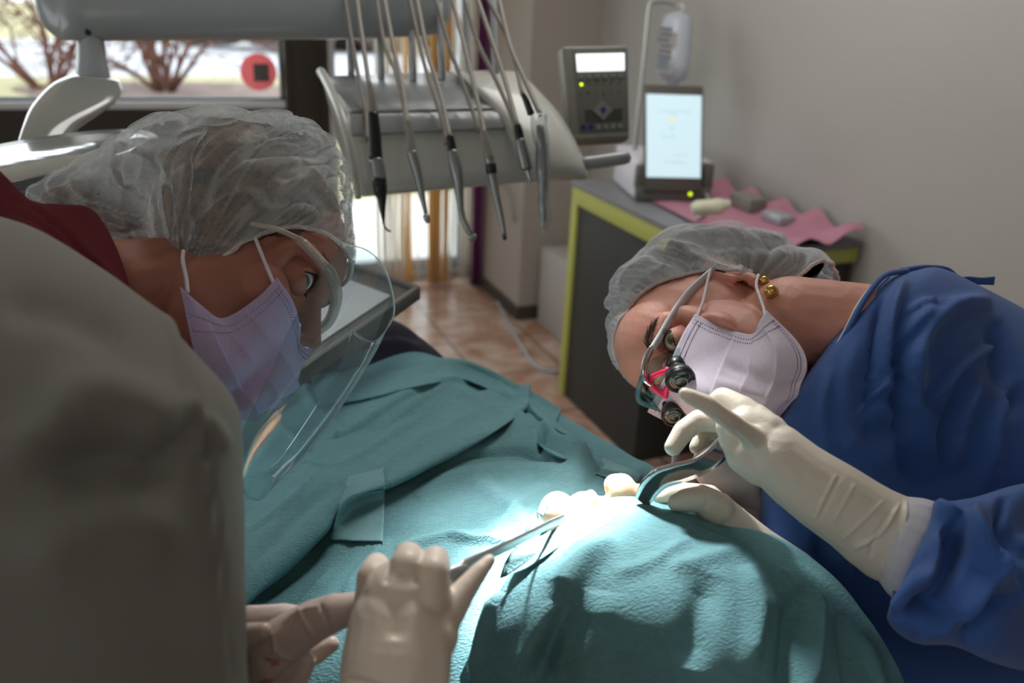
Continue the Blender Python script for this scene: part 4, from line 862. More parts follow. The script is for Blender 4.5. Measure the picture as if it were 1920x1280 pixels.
# ear studs
def hit(o,px,py):
    off=Vector((0,0,0)); p=o
    while p: off=off+p.location; p=p.parent
    bm=bmesh.new(); bm.from_mesh(o.data); t=BVHTree.FromBMesh(bm); bm.free(); 
    for k in range(60):
        r=t.ray_cast(Vector(CAM)-off,Vector(nrm(ray(px,py+k))))
        if r[0] is not None: return W(px,py,proj(np.array(r[0]+off))[2])
for (px,py,r_) in ((1433,526,.0052),(1446,547,.0074)):
    c=hit(bodyR,px,py); c=c-nrm(c-CAM)*r_*.7; mk('earring',*ball(c,(r_,r_*.9,r_),20),'gold',SG)
# pink hair clip/ear showing through the cap: the ear itself sits there (part of the body)
# loupes
LP=thing('dental_loupes','magnifying loupe glasses with two black barrels and pink bridge on the surgeon','loupes',A(1240,700,(0,.115,.01)))
tm=[A(1345,498,(.088,-.01,.03)),A(1322,520,(.086,.01,.028)),A(1290,552,(.082,.035,.028)),A(1262,590,(.074,.062,.026)),A(1238,630,(.066,.082,.024)),A(1222,655,(.060,.094,.022))]
tube('temple_arm',tm,[.0022,.003,.0036,.0034,.003,.0028],'temple',LP,n=10,res=40,flat=1.9)
tm2=[A(1222,652,(.060,.094,.022)),A(1212,672,(.057,.10,.022)),A(1207,695,(.05,.108,.020)),A(1210,712,(.04,.112,.016)),A(1222,722,(.03,.114,.012))]
tube('hinge_frame',tm2,[.0030,.0032,.0030,.0026,.002],'chrome',LP,n=10,res=30,flat=1.6)
# far lens and rim
rim=[A(1206,700,(.045,.110,.022)),A(1200,722,(.02,.118,.024)),A(1196,742,(-.005,.118,.026)),A(1203,755,(-.02,.115,.02)),A(1228,764,(-.035,.108,.008)),A(1250,772,(-.045,.10,-.006))]
tube('lens_rim',rim,.0020,'lensrim',LP,n=8,res=40,flat=1.5)
def lens(name,c,par):
    S=np.array(c); V,Fc=[],[]
    G=[[S[0],S[1]],[S[3],S[2]]]; n=14
    for k in range(2):
        for i in range(n):
            for j in range(n): u,v=i/(n-1),j/(n-1); p=(S[0]*(1-u)+S[1]*u)*(1-v)+(S[3]*(1-u)+S[2]*u)*v; V.append(p+H.M[:,1]*(.004*(1-(2*u-1)**2)*(1-(2*v-1)**2)+.0012*k))
    Fc=grid_faces(n,n)+[tuple(x+n*n for x in f) for f in grid_faces(n,n)]; return mk(name,V,Fc,'lens',par)
lens('lens',[A(1212,676,(.055,.1,.02)),A(1276,650,(.045,.102,-.018)),A(1280,712,(.012,.112,-.018)),A(1218,724,(.012,.114,.015))],LP)
lens('lens',[A(1200,735,(-.005,.115,.025)),A(1262,724,(-.006,.116,-.015)),A(1262,774,(-.045,.1,-.014)),A(1226,764,(-.05,.098,.015))],LP)
# pink bridge frame
V1=[A(1222,706,(.025,.116,.012)),A(1250,696,(.028,.120,-.002)),A(1266,706,(.02,.124,-.008)),A(1250,728,(.004,.126,.0)),A(1247,742,(-.01,.124,.0)),A(1222,722,(.01,.118,.012))]
tube('pink_bridge',V1+[V1[0]],.0028,'hotpink',LP,n=10,res=50)
tube('pink_bridge',[V1[1]+0,A(1262,694,(.03,.122,-.004)),A(1270,690,(.03,.122,-.01))],.0050,'hotpink',LP,n=10,res=12)
def barrel(pts,name):
    """eyepiece -> objective axis, pixel widths"""
    o=thing_child=None
    P=[A(*p[:2],p[2],p[4]) for p in pts]; r=[p[3] for p in pts]; return P,r
def mkbarrel(a,b,r0,r1,par):
    ax=nrm(b-a); L_=np.linalg.norm(b-a); prof=[(0,r0*.92),(.06,r0),(.30,r0),(.34,r0*.90),(.42,r0*.92),(.60,r1*.92),(.74,r1),(.97,r1),(1.0,r1*.95),(1.0,r1*.82),(.96,r1*.76)]
    P=[a+ax*L_*t_ for t_,_ in prof]; u=nrm(np.cross(ax,[0,0,1])); w_=np.cross(ax,u); V=[];n=40
    for p,(t_,rr_) in zip(P,prof):
        for j in range(n): q=2*math.pi*j/n; V.append(p+rr_*(math.cos(q)*u+math.sin(q)*w_))
    Fc=grid_faces(len(prof),n,True)+[tuple(range(n))]; o=mk('barrel',V,Fc,'black',par)
    o.data.set_sharp_from_angle(angle=math.radians(40))
    c=a+ax*L_*.965; V=[c+ax*.003*(1-k/6)**.5*.6+ (r1*.80*k/6)*(math.cos(2*math.pi*j/n)*u+math.sin(2*math.pi*j/n)*w_) for k in range(7) for j in range(n)]
    mk('objective_lens',V,grid_faces(7,n,True),'objl',o)
    V,Fc=sweep([c+ax*.0022+ r1*.42*(math.cos(2*math.pi*j/24)*u+math.sin(2*math.pi*j/24)*w_) for j in range(25)],.0006,6); mk('inner_ring',V,Fc,'pgrey',o)
    V,Fc=sweep([a+ax*L_*.86+ r1*1.0*(math.cos(2*math.pi*j/40)*u+math.sin(2*math.pi*j/40)*w_) for j in range(41)],.0006,6); mk('grip_ring',V,Fc,'black',o)
    return o
M['objl']=mat('objective_glass',(16,40,44),.05,coat=1)
a=H.hp(1266,680,(.030,.108,-.004)); b=H.hp(1277,716,(.030,.108,-.004),-.026); mkbarrel(a,b,.0098,.0145,LP)
a=H.hp(1258,752,(-.030,.108,-.004)); b=H.hp(1264,782,(-.030,.108,-.004),-.026); mkbarrel(a,b,.0095,.0122,LP)
# ---------------------------------------------------------------- gown
rowsR=[(1612,560,.935,1530,685,.865,.01,.03),(1628,545,.93,1508,715,.865,.035,.06),(1662,521,.935,1478,765,.86,.062,.10),(1708,508,.95,1452,825,.86,.085,.14),(1760,503,.96,1428,950,.85,.10,.18),
       (1830,535,.97,1418,1080,.84,.11,.20),(1920,590,.99,1430,1230,.83,.12,.22),(2060,680,1.0,1480,1420,.82,.13,.22),(2240,820,1.0,1600,1600,.82,.13,.22),(2420,1050,1.0,1800,1800,.84,.12,.2)]
V,Fc=loft(rowsR,150,130,ex=.85,endround=False); N=outward(V,Fc); pj=proj(V); XY=pj[:,:2]; fr=(N*(CAM-V)).sum(1)>0
d=np.zeros(len(V))
for ln,w_,am in [([(1700,520),(1660,620),(1648,760),(1665,900)],9,.010),([(1650,560),(1640,640),(1630,760),(1640,880)],7,-.006),([(1745,560),(1690,650),(1700,760),(1760,900)],14,.014),([(1720,600),(1672,690),(1690,820),(1745,930)],9,-.012),
    ([(1860,560),(1760,590),(1710,660),(1720,740)],16,.012),([(1880,640),(1790,690),(1740,760)],10,.009),([(1830,700),(1790,800),(1775,900)],12,.010),([(1800,720),(1765,820),(1760,920)],8,-.008),
    ([(1900,700),(1860,800),(1840,920)],14,.009),([(1600,640),(1580,760),(1600,880)],14,.004),([(1555,690),(1540,790),(1560,880)],10,.004),([(1560,820),(1600,860),(1640,930)],8,.004),([(1500,900),(1560,980),(1580,1100)],16,.009),([(1530,1000),(1560,1090),(1650,1200)],12,-.008),
    ([(1860,600),(1880,700),(1900,780)],18,-.010),([(1690,590),(1730,570),(1780,575)],5,.005),([(1610,770),(1650,725),(1660,690)],4,.004)]:
    d+=crease(XY,ln,w_,am)
d=np.where(fr,d*1.7,0)+.003*sn(V,16,31)+.0018*sn(V*np.array([1,1,.6]),42,32)
V=V+N*d[:,None]; gown=mk('gown',V,Fc,'blue',SG)
# white shirt edge at the neck, gown hem piping, ties
neck=[(1640,528,.975),(1612,562,.955),(1594,595,.935),(1578,625,.915),(1562,650,.905)]
V,Fc=loft([(1652,522,.905,1672,514,.915),(1628,540,.875,1648,538,.885),(1604,573,.855,1622,570,.865),(1588,605,.845,1604,602,.855),(1574,632,.838,1588,634,.848),(1560,655,.835,1570,662,.845)],40,20,.004,.012); mk('undershirt',V,Fc,'white_cloth',SG)
tube('neck_binding',pxs([(1700,507,.93),(1660,516,.89),(1632,545,.868),(1608,583,.852),(1588,620,.842),(1562,655,.838),(1532,695,.84),(1505,730,.85)]),.0030,'blue',SG,n=10,res=60)
tube('neck_binding',pxs([(1690,508,.94),(1720,503,.95),(1745,502,.955),(1775,506,.96),(1795,522,.96)]),.0035,'blue',SG,n=10,res=40)
def ribbon(name,pts,wv,m,par,th=.001,res=30):
    P=cr(np.array([list(W(*p[:3]))+list(W(*p[3:6])) for p in pts]),res); a=P[:,:3]; b=P[:,3:]; n=nrm(np.cross(a[1]-a[0],b[0]-a[0])); n=-n if n@VIEW>0 else n
    V=[];
    for k in (0,1):
        for i in range(res):
            for j in range(5): V.append(a[i]*(1-j/4)+b[i]*j/4+n*th*k)
    K=res*5; Fc=grid_faces(res,5); F2=Fc+[tuple(x+K for x in f) for f in Fc]
    for i in range(res-1):
        for e in (0,4): F2.append((i*5+e,(i+1)*5+e,(i+1)*5+e+K,i*5+e+K))
    for i in (0,res-1):
        for j in range(4): F2.append((i*5+j,i*5+j+1,i*5+j+1+K,i*5+j+K))
    return mk(name,V,F2,m,par)
ribbon('neck_tie',[(1790,522,.97,1800,540,.97),(1815,518,.96,1822,534,.96),(1840,520,.96,1842,533,.96),(1866,518,.96,1864,534,.96)],0,'blue',SG)
ribbon('neck_tie',[(1795,530,.98,1800,545,.98),(1820,528,.97,1815,545,.97),(1845,540,.97,1835,552,.97),(1862,552,.97,1855,560,.97)],0,'blue',SG)
# sleeve of the near arm
rs=[(1736,946,.70,1690,1112,.67,.03,.03),(1750,938,.70,1664,1140,.665,.045,.04),(1790,930,.70,1668,1168,.66,.055,.05),(1830,922,.71,1715,1200,.66,.062,.06),(1880,905,.72,1790,1205,.66,.068,.06),(1950,885,.74,1870,1230,.67,.07,.07),(2040,860,.80,1990,1260,.74,.075,.08),(2140,830,.90,2140,1260,.84,.09,.09),(2240,860,1.0,2280,1220,.96,.09,.09)]
V,Fc=loft(rs,130,110,ex=.9,endround=False); N=outward(V,Fc); XY=proj(V)[:,:2]; fr=(N*(CAM-V)).sum(1)>0; d=np.zeros(len(V))
for ln,w_,am in [([(1745,945),(1780,960),(1820,990),(1835,1060)],14,.012),([(1835,930),(1830,1000),(1870,1080),(1915,1130)],14,.014),([(1800,960),(1790,1040),(1760,1110),(1700,1150)],16,-.016),([(1740,1060),(1700,1110),(1680,1150)],12,.012),([(1860,1010),(1850,1080),(1800,1140),(1720,1190)],14,.014),
    ([(1880,920),(1890,990),(1920,1060)],12,-.012),([(1670,1150),(1740,1140),(1800,1160)],9,-.010),([(1760,990),(1750,1050),(1715,1100)],8,.008),([(1900,1100),(1850,1150),(1800,1200)],14,-.012),([(1930,1000),(1910,1070),(1930,1140)],12,.010)]:
    d+=crease(XY,ln,w_,am)
V=V+N*(np.where(fr,d,0)+.003*sn(V,26,41)+.0015*sn(V,70,42))[:,None]; mk('sleeve',V,Fc,'blue',SG)
V,Fc=loft([(1690,930,.70,1640,1075,.70,.030,.03),(1712,932,.70,1654,1096,.695,.040,.04),(1730,934,.70,1668,1114,.69,.042,.04),(1752,940,.70,1688,1128,.685,.042,.04),(1775,950,.70,1712,1130,.68,.038,.038)],40,60)
V=V+.0006*np.sin(np.arange(len(V))*2*math.pi/3)[:,None]*outward(V,Fc); mk('knit_cuff',V,Fc,'knit',SG)
# white gown layers low at the wrist of the other arm
V,Fc=loft([(1430,985,.80,1440,1090,.78,.03,.03),(1470,1000,.81,1480,1150,.79,.045,.04),(1540,1035,.84,1540,1230,.82,.055,.055),(1640,1060,.90,1640,1290,.88,.06,.06),(1760,1010,.95,1800,1290,.94,.07,.07)],80,60)
N=outward(V,Fc); V=V+N*(.004*sn(V,40,51))[:,None]; mk('sleeve',V,Fc,'blue',SG)
# ---------------------------------------------------------------- gloved hands of the surgeon
def glove(name,parts,m,par,voxel=.0014,smooth=5,creases=(),extra=None,wr=.0006):
    V,Fc=blob(parts,voxel,smooth); me=bpy.data.meshes.new('t'); me.from_pydata(V.tolist(),[],Fc); bm=bmesh.new(); bm.from_mesh(me); bm.normal_update(); N=np.array([v.normal[:] for v in bm.verts]); bm.free(); bpy.data.meshes.remove(me)
    if ((V-V.mean(0))*N).sum()<0: N=-N
    XY=proj(V)[:,:2]; fr=(N*(CAM-V)).sum(1)>0; d=np.zeros(len(V))
    for ln,w_,am in creases: d+=crease(XY,ln,w_,am)
    V=V+N*(np.where(fr,d,0)+wr*.5*sn(V,60,7))[:,None]
    return mk(name,V,Fc,m,par)
F1=[pb((1668,1006,.70,84),(1640,990,.70,80),(1600,962,.70,74),(1545,925,.70,71),(1500,893,.702,67),(1455,855,.705,62),(1425,832,.71,52)),
    pb((1440,815,.71,40),(1400,800,.715,38),(1372,800,.715,30)),pb((1430,870,.705,42),(1400,850,.71,40),(1375,822,.715,28)),
    pb((1455,855,.712,30),(1425,830,.702,25),(1392,806,.680,19.5),(1360,783,.66,18),(1325,757,.652,17),(1290,742,.648,15),(1284,738,.648,13)),
    pb((1425,800,.725,34),(1390,772,.735,31),(1356,752,.745,26),(1335,765,.752,20),(1318,795,.755,17)),
    pb((1395,805,.725,28),(1345,790,.735,20),(1310,788,.738,20),(1282,808,.738,20),(1262,838,.735,17)),
    pb((1400,835,.735,26),(1350,805,.755,18),(1322,812,.758,16),(1306,838,.755,14)),
    pb((1400,850,.75,24),(1362,825,.765,16),(1335,835,.765,14),(1312,858,.76,12))]
cre=[([(1372,806),(1392,824),(1412,842)],4,-.0012),([(1345,775),(1360,786),(1372,800)],2.5,-.0008),([(1300,796),(1306,806),(1305,818)],3,-.0012),([(1372,782),(1380,790),(1392,792)],2.5,-.0007),([(1358,772),(1366,780),(1376,783)],2.5,-.0007),([(1420,760),(1440,775),(1455,800)],10,.0012),
     ([(1568,890),(1552,920),(1525,975)],3,.0011),([(1575,892),(1560,925),(1535,975)],3,-.0014),([(1605,905),(1590,930),(1560,985)],4,.0009),([(1660,935),(1620,975),(1575,1015)],4,.0012),([(1690,940),(1650,1000),(1600,1030)],4,.0025),([(1670,960),(1640,1010),(1628,1050)],4,-.0020),
     ([(1430,840),(1470,870),(1500,900)],14,.0012),([(1700,935),(1690,1000),(1665,1080)],5,.004)]
glove('glove',F1,'glove',SG,creases=cre,smooth=6)
F2=[pb((1480,1085,.775,58),(1420,1040,.77,54),(1370,990,.765,45),(1345,958,.76,36)),
    pb((1345,955,.755,34),(1315,935,.75,27),(1285,938,.748,22),(1268,942,.748,17)),
    pb((1370,975,.78,30),(1330,930,.79,22),(1285,922,.79,18),(1255,926,.785,15),(1235,934,.78,12)),
    pb((1380,990,.79,28),(1340,950,.805,20),(1300,945,.805,16),(1262,950,.80,13)),
    pb((1385,1000,.80,26),(1350,975,.82,18),(1310,970,.82,15),(1275,972,.81,12)),
    pb((1390,1010,.81,24),(1360,1000,.83,16),(1325,995,.83,13),(1298,995,.82,11))]
glove('glove',F2,'glove',SG,creases=[([(1322,915),(1326,935),(1322,955)],3,-.001)],smooth=5)
# ================================================================ ASSISTANT (left)
AS=thing('person','assistant in grey coat with red collar, hair cap, lilac mask and face shield, left foreground','person',W(-100,1250,.60)); H=HL
eR=np.array([-.0315,.067,.0]); eL=np.array([.0315,.067,.0]); eR=H.h(H.hp(557,520,(-.0315,.068,0)))
hn=lambda px,py,d:H.h(W(px,py,d))
V,Fc=head_geo(H,[eL,eR],ears=False,open_=(.0088,.0066),er=.0145,neck=[[((0,-.02,-.04),.056),((0,-.045,-.10),.054),(tuple(hn(275,640,.80)),.058),(tuple(hn(200,720,.76)),.075)]])
V=H.w(V)
tb_,tf_=blob([[(W(210,700,.76),.07),(W(60,900,.66),.11),(W(-40,1250,.60),.13),(W(-40,1700,.62),.15)],
   [(W(-40,1500,.62),.13),((-.42,.15,.85),.12),((-.40,.15,.45),.06),((-.40,.15,.08),.045)],[(W(-40,1500,.62),.13),((-.58,.20,.85),.11),((-.58,.20,.45),.06),((-.58,.20,.08),.045)],
   [(W(200,900,.58),.05),(W(230,1300,.55),.042),(W(330,1650,.52),.038),(W(620,1640,.50),.032),(W(735,1450,.50),.026),(W(742,1280,.53),.024),(W(752,1180,.545),.02)],
   [(W(100,950,.66),.05),(W(160,1300,.66),.04),(W(330,1370,.64),.03),(W(450,1275,.60),.024),(W(520,1210,.582),.018)]],.009,3)
mb=MB(); mb.add(V,Fc); mb.add(tb_,tf_); bodyL=mb.build('body','skin_tan',AS)
g=gaze(H,eR,574,531,.0145); eye_obj(H,eR,g,'iris_b',AS,.0145); eye_obj(H,eL,g,'iris_b',AS,.0145)
lashes(H,eR,AS,s_=-1,seed=5,l=.007,open_=(.0088,.0066),er=.0145); lashes(H,eL,AS,s_=1,seed=6,l=.009)
eyebrow(H,[(-.012,.0965,.0205),(-.024,.0935,.0245),(-.036,.085,.026),(-.045,.073,.022)],AS,seed=7,n=220); eyebrow(H,[(.012,.0975,.0215),(.024,.0955,.026),(.036,.088,.027),(.047,.075,.022)],AS,seed=8)
EdL=([(200,478,-.050),(260,488,-.066),(340,488,-.080),(400,480,-.086),(470,466,-.086),(530,452,-.082),(590,441,-.064),(625,450,-.040),(650,478,-.012),(656,500,.0)]); edL=edge_from(H,EdL,0)
hv,hf=blob([('e',H.w((0,-.018,.036)),(.081,.099,.088),H.M),pb((430,370,.82,145),(330,375,.83,118),(240,385,.83,88),(170,390,.82,62),(110,385,.81,36))],.004,3)
hh=H.h(hv); keep=hh[:,2]>np.interp(hh[:,1],edL[:,0],edL[:,1]+.004)-0.0
idx=-np.ones(len(hv),int); idx[keep]=np.arange(keep.sum()); hf2=[tuple(idx[list(f)]) for f in hf if keep[list(f)].all()]
hairL=mk('hair',hv[keep]+.002*sn(hv[keep],90,3)[:,None]*(hv[keep]-H.T)*8,hf2,'hair',AS)
capL=[pb((500,358,.86,166),(430,345,.86,158),(345,350,.85,146),(270,358,.84,118),(200,365,.83,92),(130,372,.82,66),(75,366,.81,34)),('e',H.w((0,-.01,.04)),(.094,.106,.092),H.M)]
capo,_,edL=cap(H,capL,EdL,'cap',AS,9,amp=.0085,body=bodyL,cin=(0,-.01,.03))
trim(hairL,H,edL,.004); tuck(hairL,[(capo,H.w((0,-.05,.03)))],.006,.08); tuck(bodyL,[(capo,H.w((0,-.01,.02)))],.008,.05,above(edL,H))
A=lambda px,py,h,dd=0:H.hp(px,py,h,dd)
Gm=[[A(520,520,(-.062,.045,-.022)),A(545,560,(-.050,.072,-.020)),A(563,610,(-.028,.094,-.020)),A(566,640,(-.010,.106,-.020)),A(572,650,(.010,.106,-.018)),A(580,655,(.03,.09,-.018)),A(590,640,(.06,.045,-.022))],
    [A(480,560,(-.064,.045,-.036)),A(512,600,(-.052,.082,-.038)),A(540,650,(-.030,.108,-.042)),A(556,690,(-.010,.122,-.044)),A(556,705,(.01,.122,-.044)),A(552,705,(.03,.105,-.042)),A(550,690,(.062,.05,-.04))],
    [A(418,596,(-.066,.046,-.054)),A(462,645,(-.055,.085,-.060)),A(500,695,(-.032,.110,-.066)),A(526,735,(-.010,.122,-.070)),A(528,748,(.01,.122,-.07)),A(520,750,(.03,.108,-.068)),A(510,730,(.062,.05,-.06))],
    [A(375,570,(-.064,.040,-.074)),A(420,670,(-.052,.075,-.086)),A(452,730,(-.030,.098,-.096)),A(478,766,(-.010,.108,-.102)),A(480,775,(.01,.108,-.102)),A(475,775,(.03,.09,-.10)),A(465,760,(.06,.045,-.09))],
    [A(337,536,(-.062,.026,-.088)),A(372,690,(-.048,.055,-.106)),A(404,752,(-.026,.076,-.116)),A(430,776,(-.010,.086,-.122)),A(436,780,(.01,.086,-.122)),A(436,778,(.03,.072,-.118)),A(430,765,(.06,.035,-.108))]]
def mfnL(u,v):
    a=pleat(v,[.34,.55,.74],.10,.005)*ss(.0,.18,u)*ss(1.,.8,u)+.002*np.sin(v*8+u*9)*ss(0,.2,u)
    a=a-.005*np.exp(-((u-.20-.18*v)/.05)**2)*ss(.3,.6,v)+.004*np.exp(-((u-.34-.1*v)/.06)**2)*ss(.25,.5,v)
    return a+.0005*np.sin(u*17+v*11)*np.sin(v*13+u*5)
Gm=[[p+nrm(CAM-p)*.006 for p in r] for r in Gm]
mo,S_,N_=patch(H,'face_mask',Gm,'mask',AS,(90,90),mfnL)
stitches(S_,N_,[(.05,.02,.05,.97),(.085,.02,.085,.97),(.05,.05,.9,.05),(.05,.085,.9,.085),(.05,.95,.9,.95)],mo)
tuck(bodyL,[(mo,H.w((0,.02,-.04)))],.0018,.03,lambda V:(lambda h:(h[:,1]>.01)&(h[:,2]<.01)&(h[:,2]>-.135))(H.h(V)))
tube('ear_loop',[A(514,533,(-.065,.047,-.024),-.002),A(500,500,(-.072,.035,-.012)),A(486,465,(-.080,.015,.005)),A(478,445,(-.084,.0,.01))],.0016,'loop',mo,n=8,res=24)
tube('ear_loop',[A(352,548,(-.066,.028,-.084),-.003),A(349,520,(-.070,.02,-.07)),A(343,490,(-.076,.01,-.05)),A(344,470,(-.08,.0,-.03))],.0016,'loop',mo,n=8,res=24)
# face shield worn on a clear frame: a thing of its own
FS=thing('face_shield','clear curved face shield on a transparent spectacle frame worn by the assistant','face shield',A(640,520,(0,.12,.03)))
fr_=[A(560,447,(-.078,.05,.035)),A(585,470,(-.074,.072,.034)),A(607,495,(-.066,.092,.033)),A(622,515,(-.055,.108,.030)),A(630,545,(-.035,.120,.022)),A(629,570,(-.018,.124,.014)),A(618,600,(0,.126,.004)),A(600,618,(.012,.122,-.004)),A(588,628,(.02,.118,-.01))]
tube('brow_frame',fr_,[.0022,.0026,.003,.0036,.0038,.0036,.0034,.003,.0022],'gframe',FS,n=10,res=60,flat=1.5)
tube('brow_frame',[p+np.array([0,0,-.004])-H.M[:,1]*.004 for p in fr_],.0013,'gframe',FS,n=8,res=60)
q=fr_; sl=Quad([q[0],q[1]+0,q[1]-H.M[:,2]*.010,q[0]-H.M[:,2]*.010]); 
tube('side_clip',[A(570,452,(-.08,.055,.035)),A(590,474,(-.077,.072,.034)),A(606,492,(-.07,.088,.033))],.0045,'gframe',FS,n=10,res=20,flat=.5)
tube('temple_arm',[A(560,447,(-.078,.05,.035)),A(520,430,(-.086,.02,.03)),A(470,420,(-.09,-.01,.02))],.0024,'gframe',FS,n=8,res=20)
mb=MB()
for k in range(46):
    i=1.6+k*.14; C_=cr(np.array(fr_),200); 
    p=C_[min(199,60+3*k)]; mb.add(*ball(p-nrm(p-CAM)*.0036,.0009,6))
mb.build('frame_studs','loop',FS)
tube('nose_pad',[A(588,628,(.02,.118,-.01)),A(580,618,(.014,.112,-.008)),A(574,620,(.01,.11,-.012))],.0018,'gframe',FS,n=8,res=14)
# film: rows top->bottom, columns near side -> front -> far side (pixels pinned, depth from the head)
Gs=[[A(640,455,(-.085,.055,.045)),A(690,470,(-.075,.10,.045)),A(722,505,(-.04,.135,.045)),A(738,560,(0,.145,.045)),A(735,600,(.04,.135,.045)),A(700,640,(.08,.10,.045)),A(660,620,(.09,.055,.045))],
    [A(556,590,(-.088,.055,-.02)),A(610,590,(-.078,.102,-.02)),A(655,610,(-.045,.138,-.02)),A(690,640,(0,.148,-.02)),A(700,668,(.04,.138,-.02)),A(675,690,(.08,.10,-.02)),A(640,680,(.09,.055,-.02))],
    [A(505,700,(-.088,.055,-.08)),A(545,705,(-.078,.102,-.08)),A(585,720,(-.045,.138,-.08)),A(620,745,(0,.148,-.08)),A(642,760,(.04,.138,-.08)),A(625,765,(.08,.10,-.08)),A(600,750,(.09,.055,-.08))],
    [A(458,800,(-.088,.055,-.14)),A(480,815,(-.078,.102,-.14)),A(515,830,(-.045,.138,-.14)),A(550,850,(0,.148,-.14)),A(570,855,(.04,.138,-.14)),A(560,850,(.08,.10,-.14)),A(540,840,(.09,.055,-.14))],
    [A(446,860,(-.07,.075,-.19)),A(455,915,(-.06,.105,-.19)),A(468,935,(-.035,.132,-.19)),A(492,936,(0,.142,-.19)),A(508,915,(.03,.134,-.19)),A(510,895,(.06,.105,-.19)),A(505,880,(.07,.075,-.19))]]
fo,S_,N_=patch(H,'shield_film',Gs,'shield',FS,(50,60),None,.0004)
E=[S_[0,j] for j in range(60)]; tube('film_edge',E,.0007,'fedge',fo,n=6,res=90) if 'fedge' in M else None
# coat
rc=[(-300,300,.56,-30,395,.62,.05,.08),(-420,380,.50,60,425,.62,.07,.10),(-480,520,.46,150,480,.61,.09,.13),(-500,680,.45,255,560,.60,.10,.15),(-520,820,.44,355,665,.585,.10,.16),(-520,940,.44,432,762,.57,.10,.16),(-520,1060,.44,446,900,.56,.10,.16),(-520,1200,.44,450,1080,.55,.10,.16),(-520,1350,.44,452,1280,.54,.10,.16),(-520,1550,.44,455,1500,.54,.10,.16),(-500,1750,.46,455,1750,.54,.10,.14)]
V,Fc=loft(rc,150,140,ex=.8,endround=False); N=outward(V,Fc); XY=proj(V)[:,:2]; fr=(N*(CAM-V)).sum(1)>0; d=np.zeros(len(V))
for ln,w_,am in [([(240,520),(315,610),(350,720),(385,880),(405,1050),(425,1300)],7,.0045),([(255,520),(328,610),(362,720),(396,880),(416,1050),(436,1300)],6,-.003),([(60,760),(180,740),(270,770),(330,820)],55,.012),([(100,900),(220,850),(330,900)],50,-.012),([(330,750),(400,800),(430,850)],16,.005),([(0,560),(120,580),(240,640)],40,-.008),([(0,860),(150,780)],45,.008),([(20,1050),(200,980),(350,1000)],60,.008)]:
    d+=crease(XY,ln,w_,am)
V=V+N*(np.where(fr,d,0)+.002*sn(V,14,61))[:,None]; mk('coat',V,Fc,'coat',AS)
# red stand collar: outer fold and inner fold
V,Fc=loft([(-60,260,.66,-60,400,.63),(10,330,.68,0,424,.63),(60,376,.69,60,436,.64),(110,382,.70,120,460,.645),(165,388,.71,180,500,.65),(196,420,.71,215,540,.65),(225,480,.70,240,560,.65),(250,560,.69,256,580,.66)],60,24,.003,.004,ex=.6)
N=outward(V,Fc); XY=proj(V)[:,:2]; V=V+N*(crease(XY,[(60,376),(130,440),(190,500),(245,570)],7,.003)+crease(XY,[(0,380),(70,410),(150,470)],9,-.003))[:,None]; mk('collar',V,Fc,'red',AS)
# gloves of the assistant
G1=[pb((735,1420,.50,100),(738,1330,.515,102),(742,1250,.528,104),(752,1180,.54,100),(758,1130,.545,84)),
    pb((708,1120,.55,44),(702,1085,.552,34),(706,1062,.572,26),(712,1080,.60,20)),
    pb((762,1110,.54,44),(764,1065,.54,36),(766,1045,.552,30),(772,1062,.59,23)),
    pb((806,1120,.535,42),(812,1072,.535,31),(816,1050,.548,27),(822,1072,.585,22)),
    pb((805,1190,.535,56),(838,1150,.54,34),(872,1105,.548,23),(900,1070,.555,17),(918,1050,.56,12)),
    pb((770,1180,.56,40),(800,1130,.585,26),(835,1110,.60,20),(862,1092,.605,15))]
glove('glove',G1,'glove2',AS,creases=[([(785,1060),(784,1078),(779,1098)],3,-.002),([(735,1050),(728,1075),(722,1095)],4,-.0025),([(640,1262),(690,1272),(740,1290)],4,-.003),([(740,1120),(742,1160),(740,1200)],18,-.003)],voxel=.0013,smooth=5,wr=.0002)
G2=[pb((380,1320,.62,70),(440,1270,.60,62),(500,1225,.585,52),(540,1195,.58,45),(590,1165,.575,40),(630,1148,.57,36),(668,1138,.57,30)),
    pb((420,1190,.63,38),(470,1165,.635,34),(530,1158,.63,30),(575,1165,.62,24)),
    pb((480,1260,.60,36),(540,1245,.60,26),(590,1225,.60,22),(622,1208,.60,15)),
    pb((470,1300,.59,40),(530,1290,.585,28),(565,1262,.58,22),(578,1240,.58,17)),
    pb((430,1210,.58,30),(468,1188,.565,22),(495,1182,.56,17))]
glove('glove',G2,'glove_thin',AS,creases=[([(510,1190),(520,1225),(560,1240)],3,.002),([(560,1140),(575,1170),(590,1200)],3,.0022),([(600,1130),(612,1160),(620,1190)],3,-.002),([(500,1230),(540,1200),(560,1160)],3,.002),([(530,1170),(555,1150),(600,1135)],3,.002)],voxel=.0014,smooth=4,wr=.0022)

# trousers and shoes of both standing people (below the frame)
for par,legs,mt in ((SG,(((.98,.50),(.98,.62)),((1.12,.80),(1.12,.78))),'blue'),(AS,(((-.40,.15),(-.40,.15)),((-.58,.20),(-.58,.20))),'coat')):
    for (x0,y0),(x1,y1) in legs:
        tube('trouser_leg',[(x0,y0,.92),(x0,y0,.75),((x0+x1)/2,(y0+y1)/2,.45),(x1,y1,.12)],[.115,.105,.085,.085],mt,par,n=24,res=24)
        V,Fc=ball((0,0,0),1,20); mk('clog',np.array(V)*np.array([.05,.13,.045])+np.array([x1,y1+.04,.045]),Fc,'white_cloth',par)
print('bodies',proj(np.array([.98,.5,.9])),proj(np.array([-.4,.15,.9])),W(2000,1000,.98),W(-40,1500,.62))
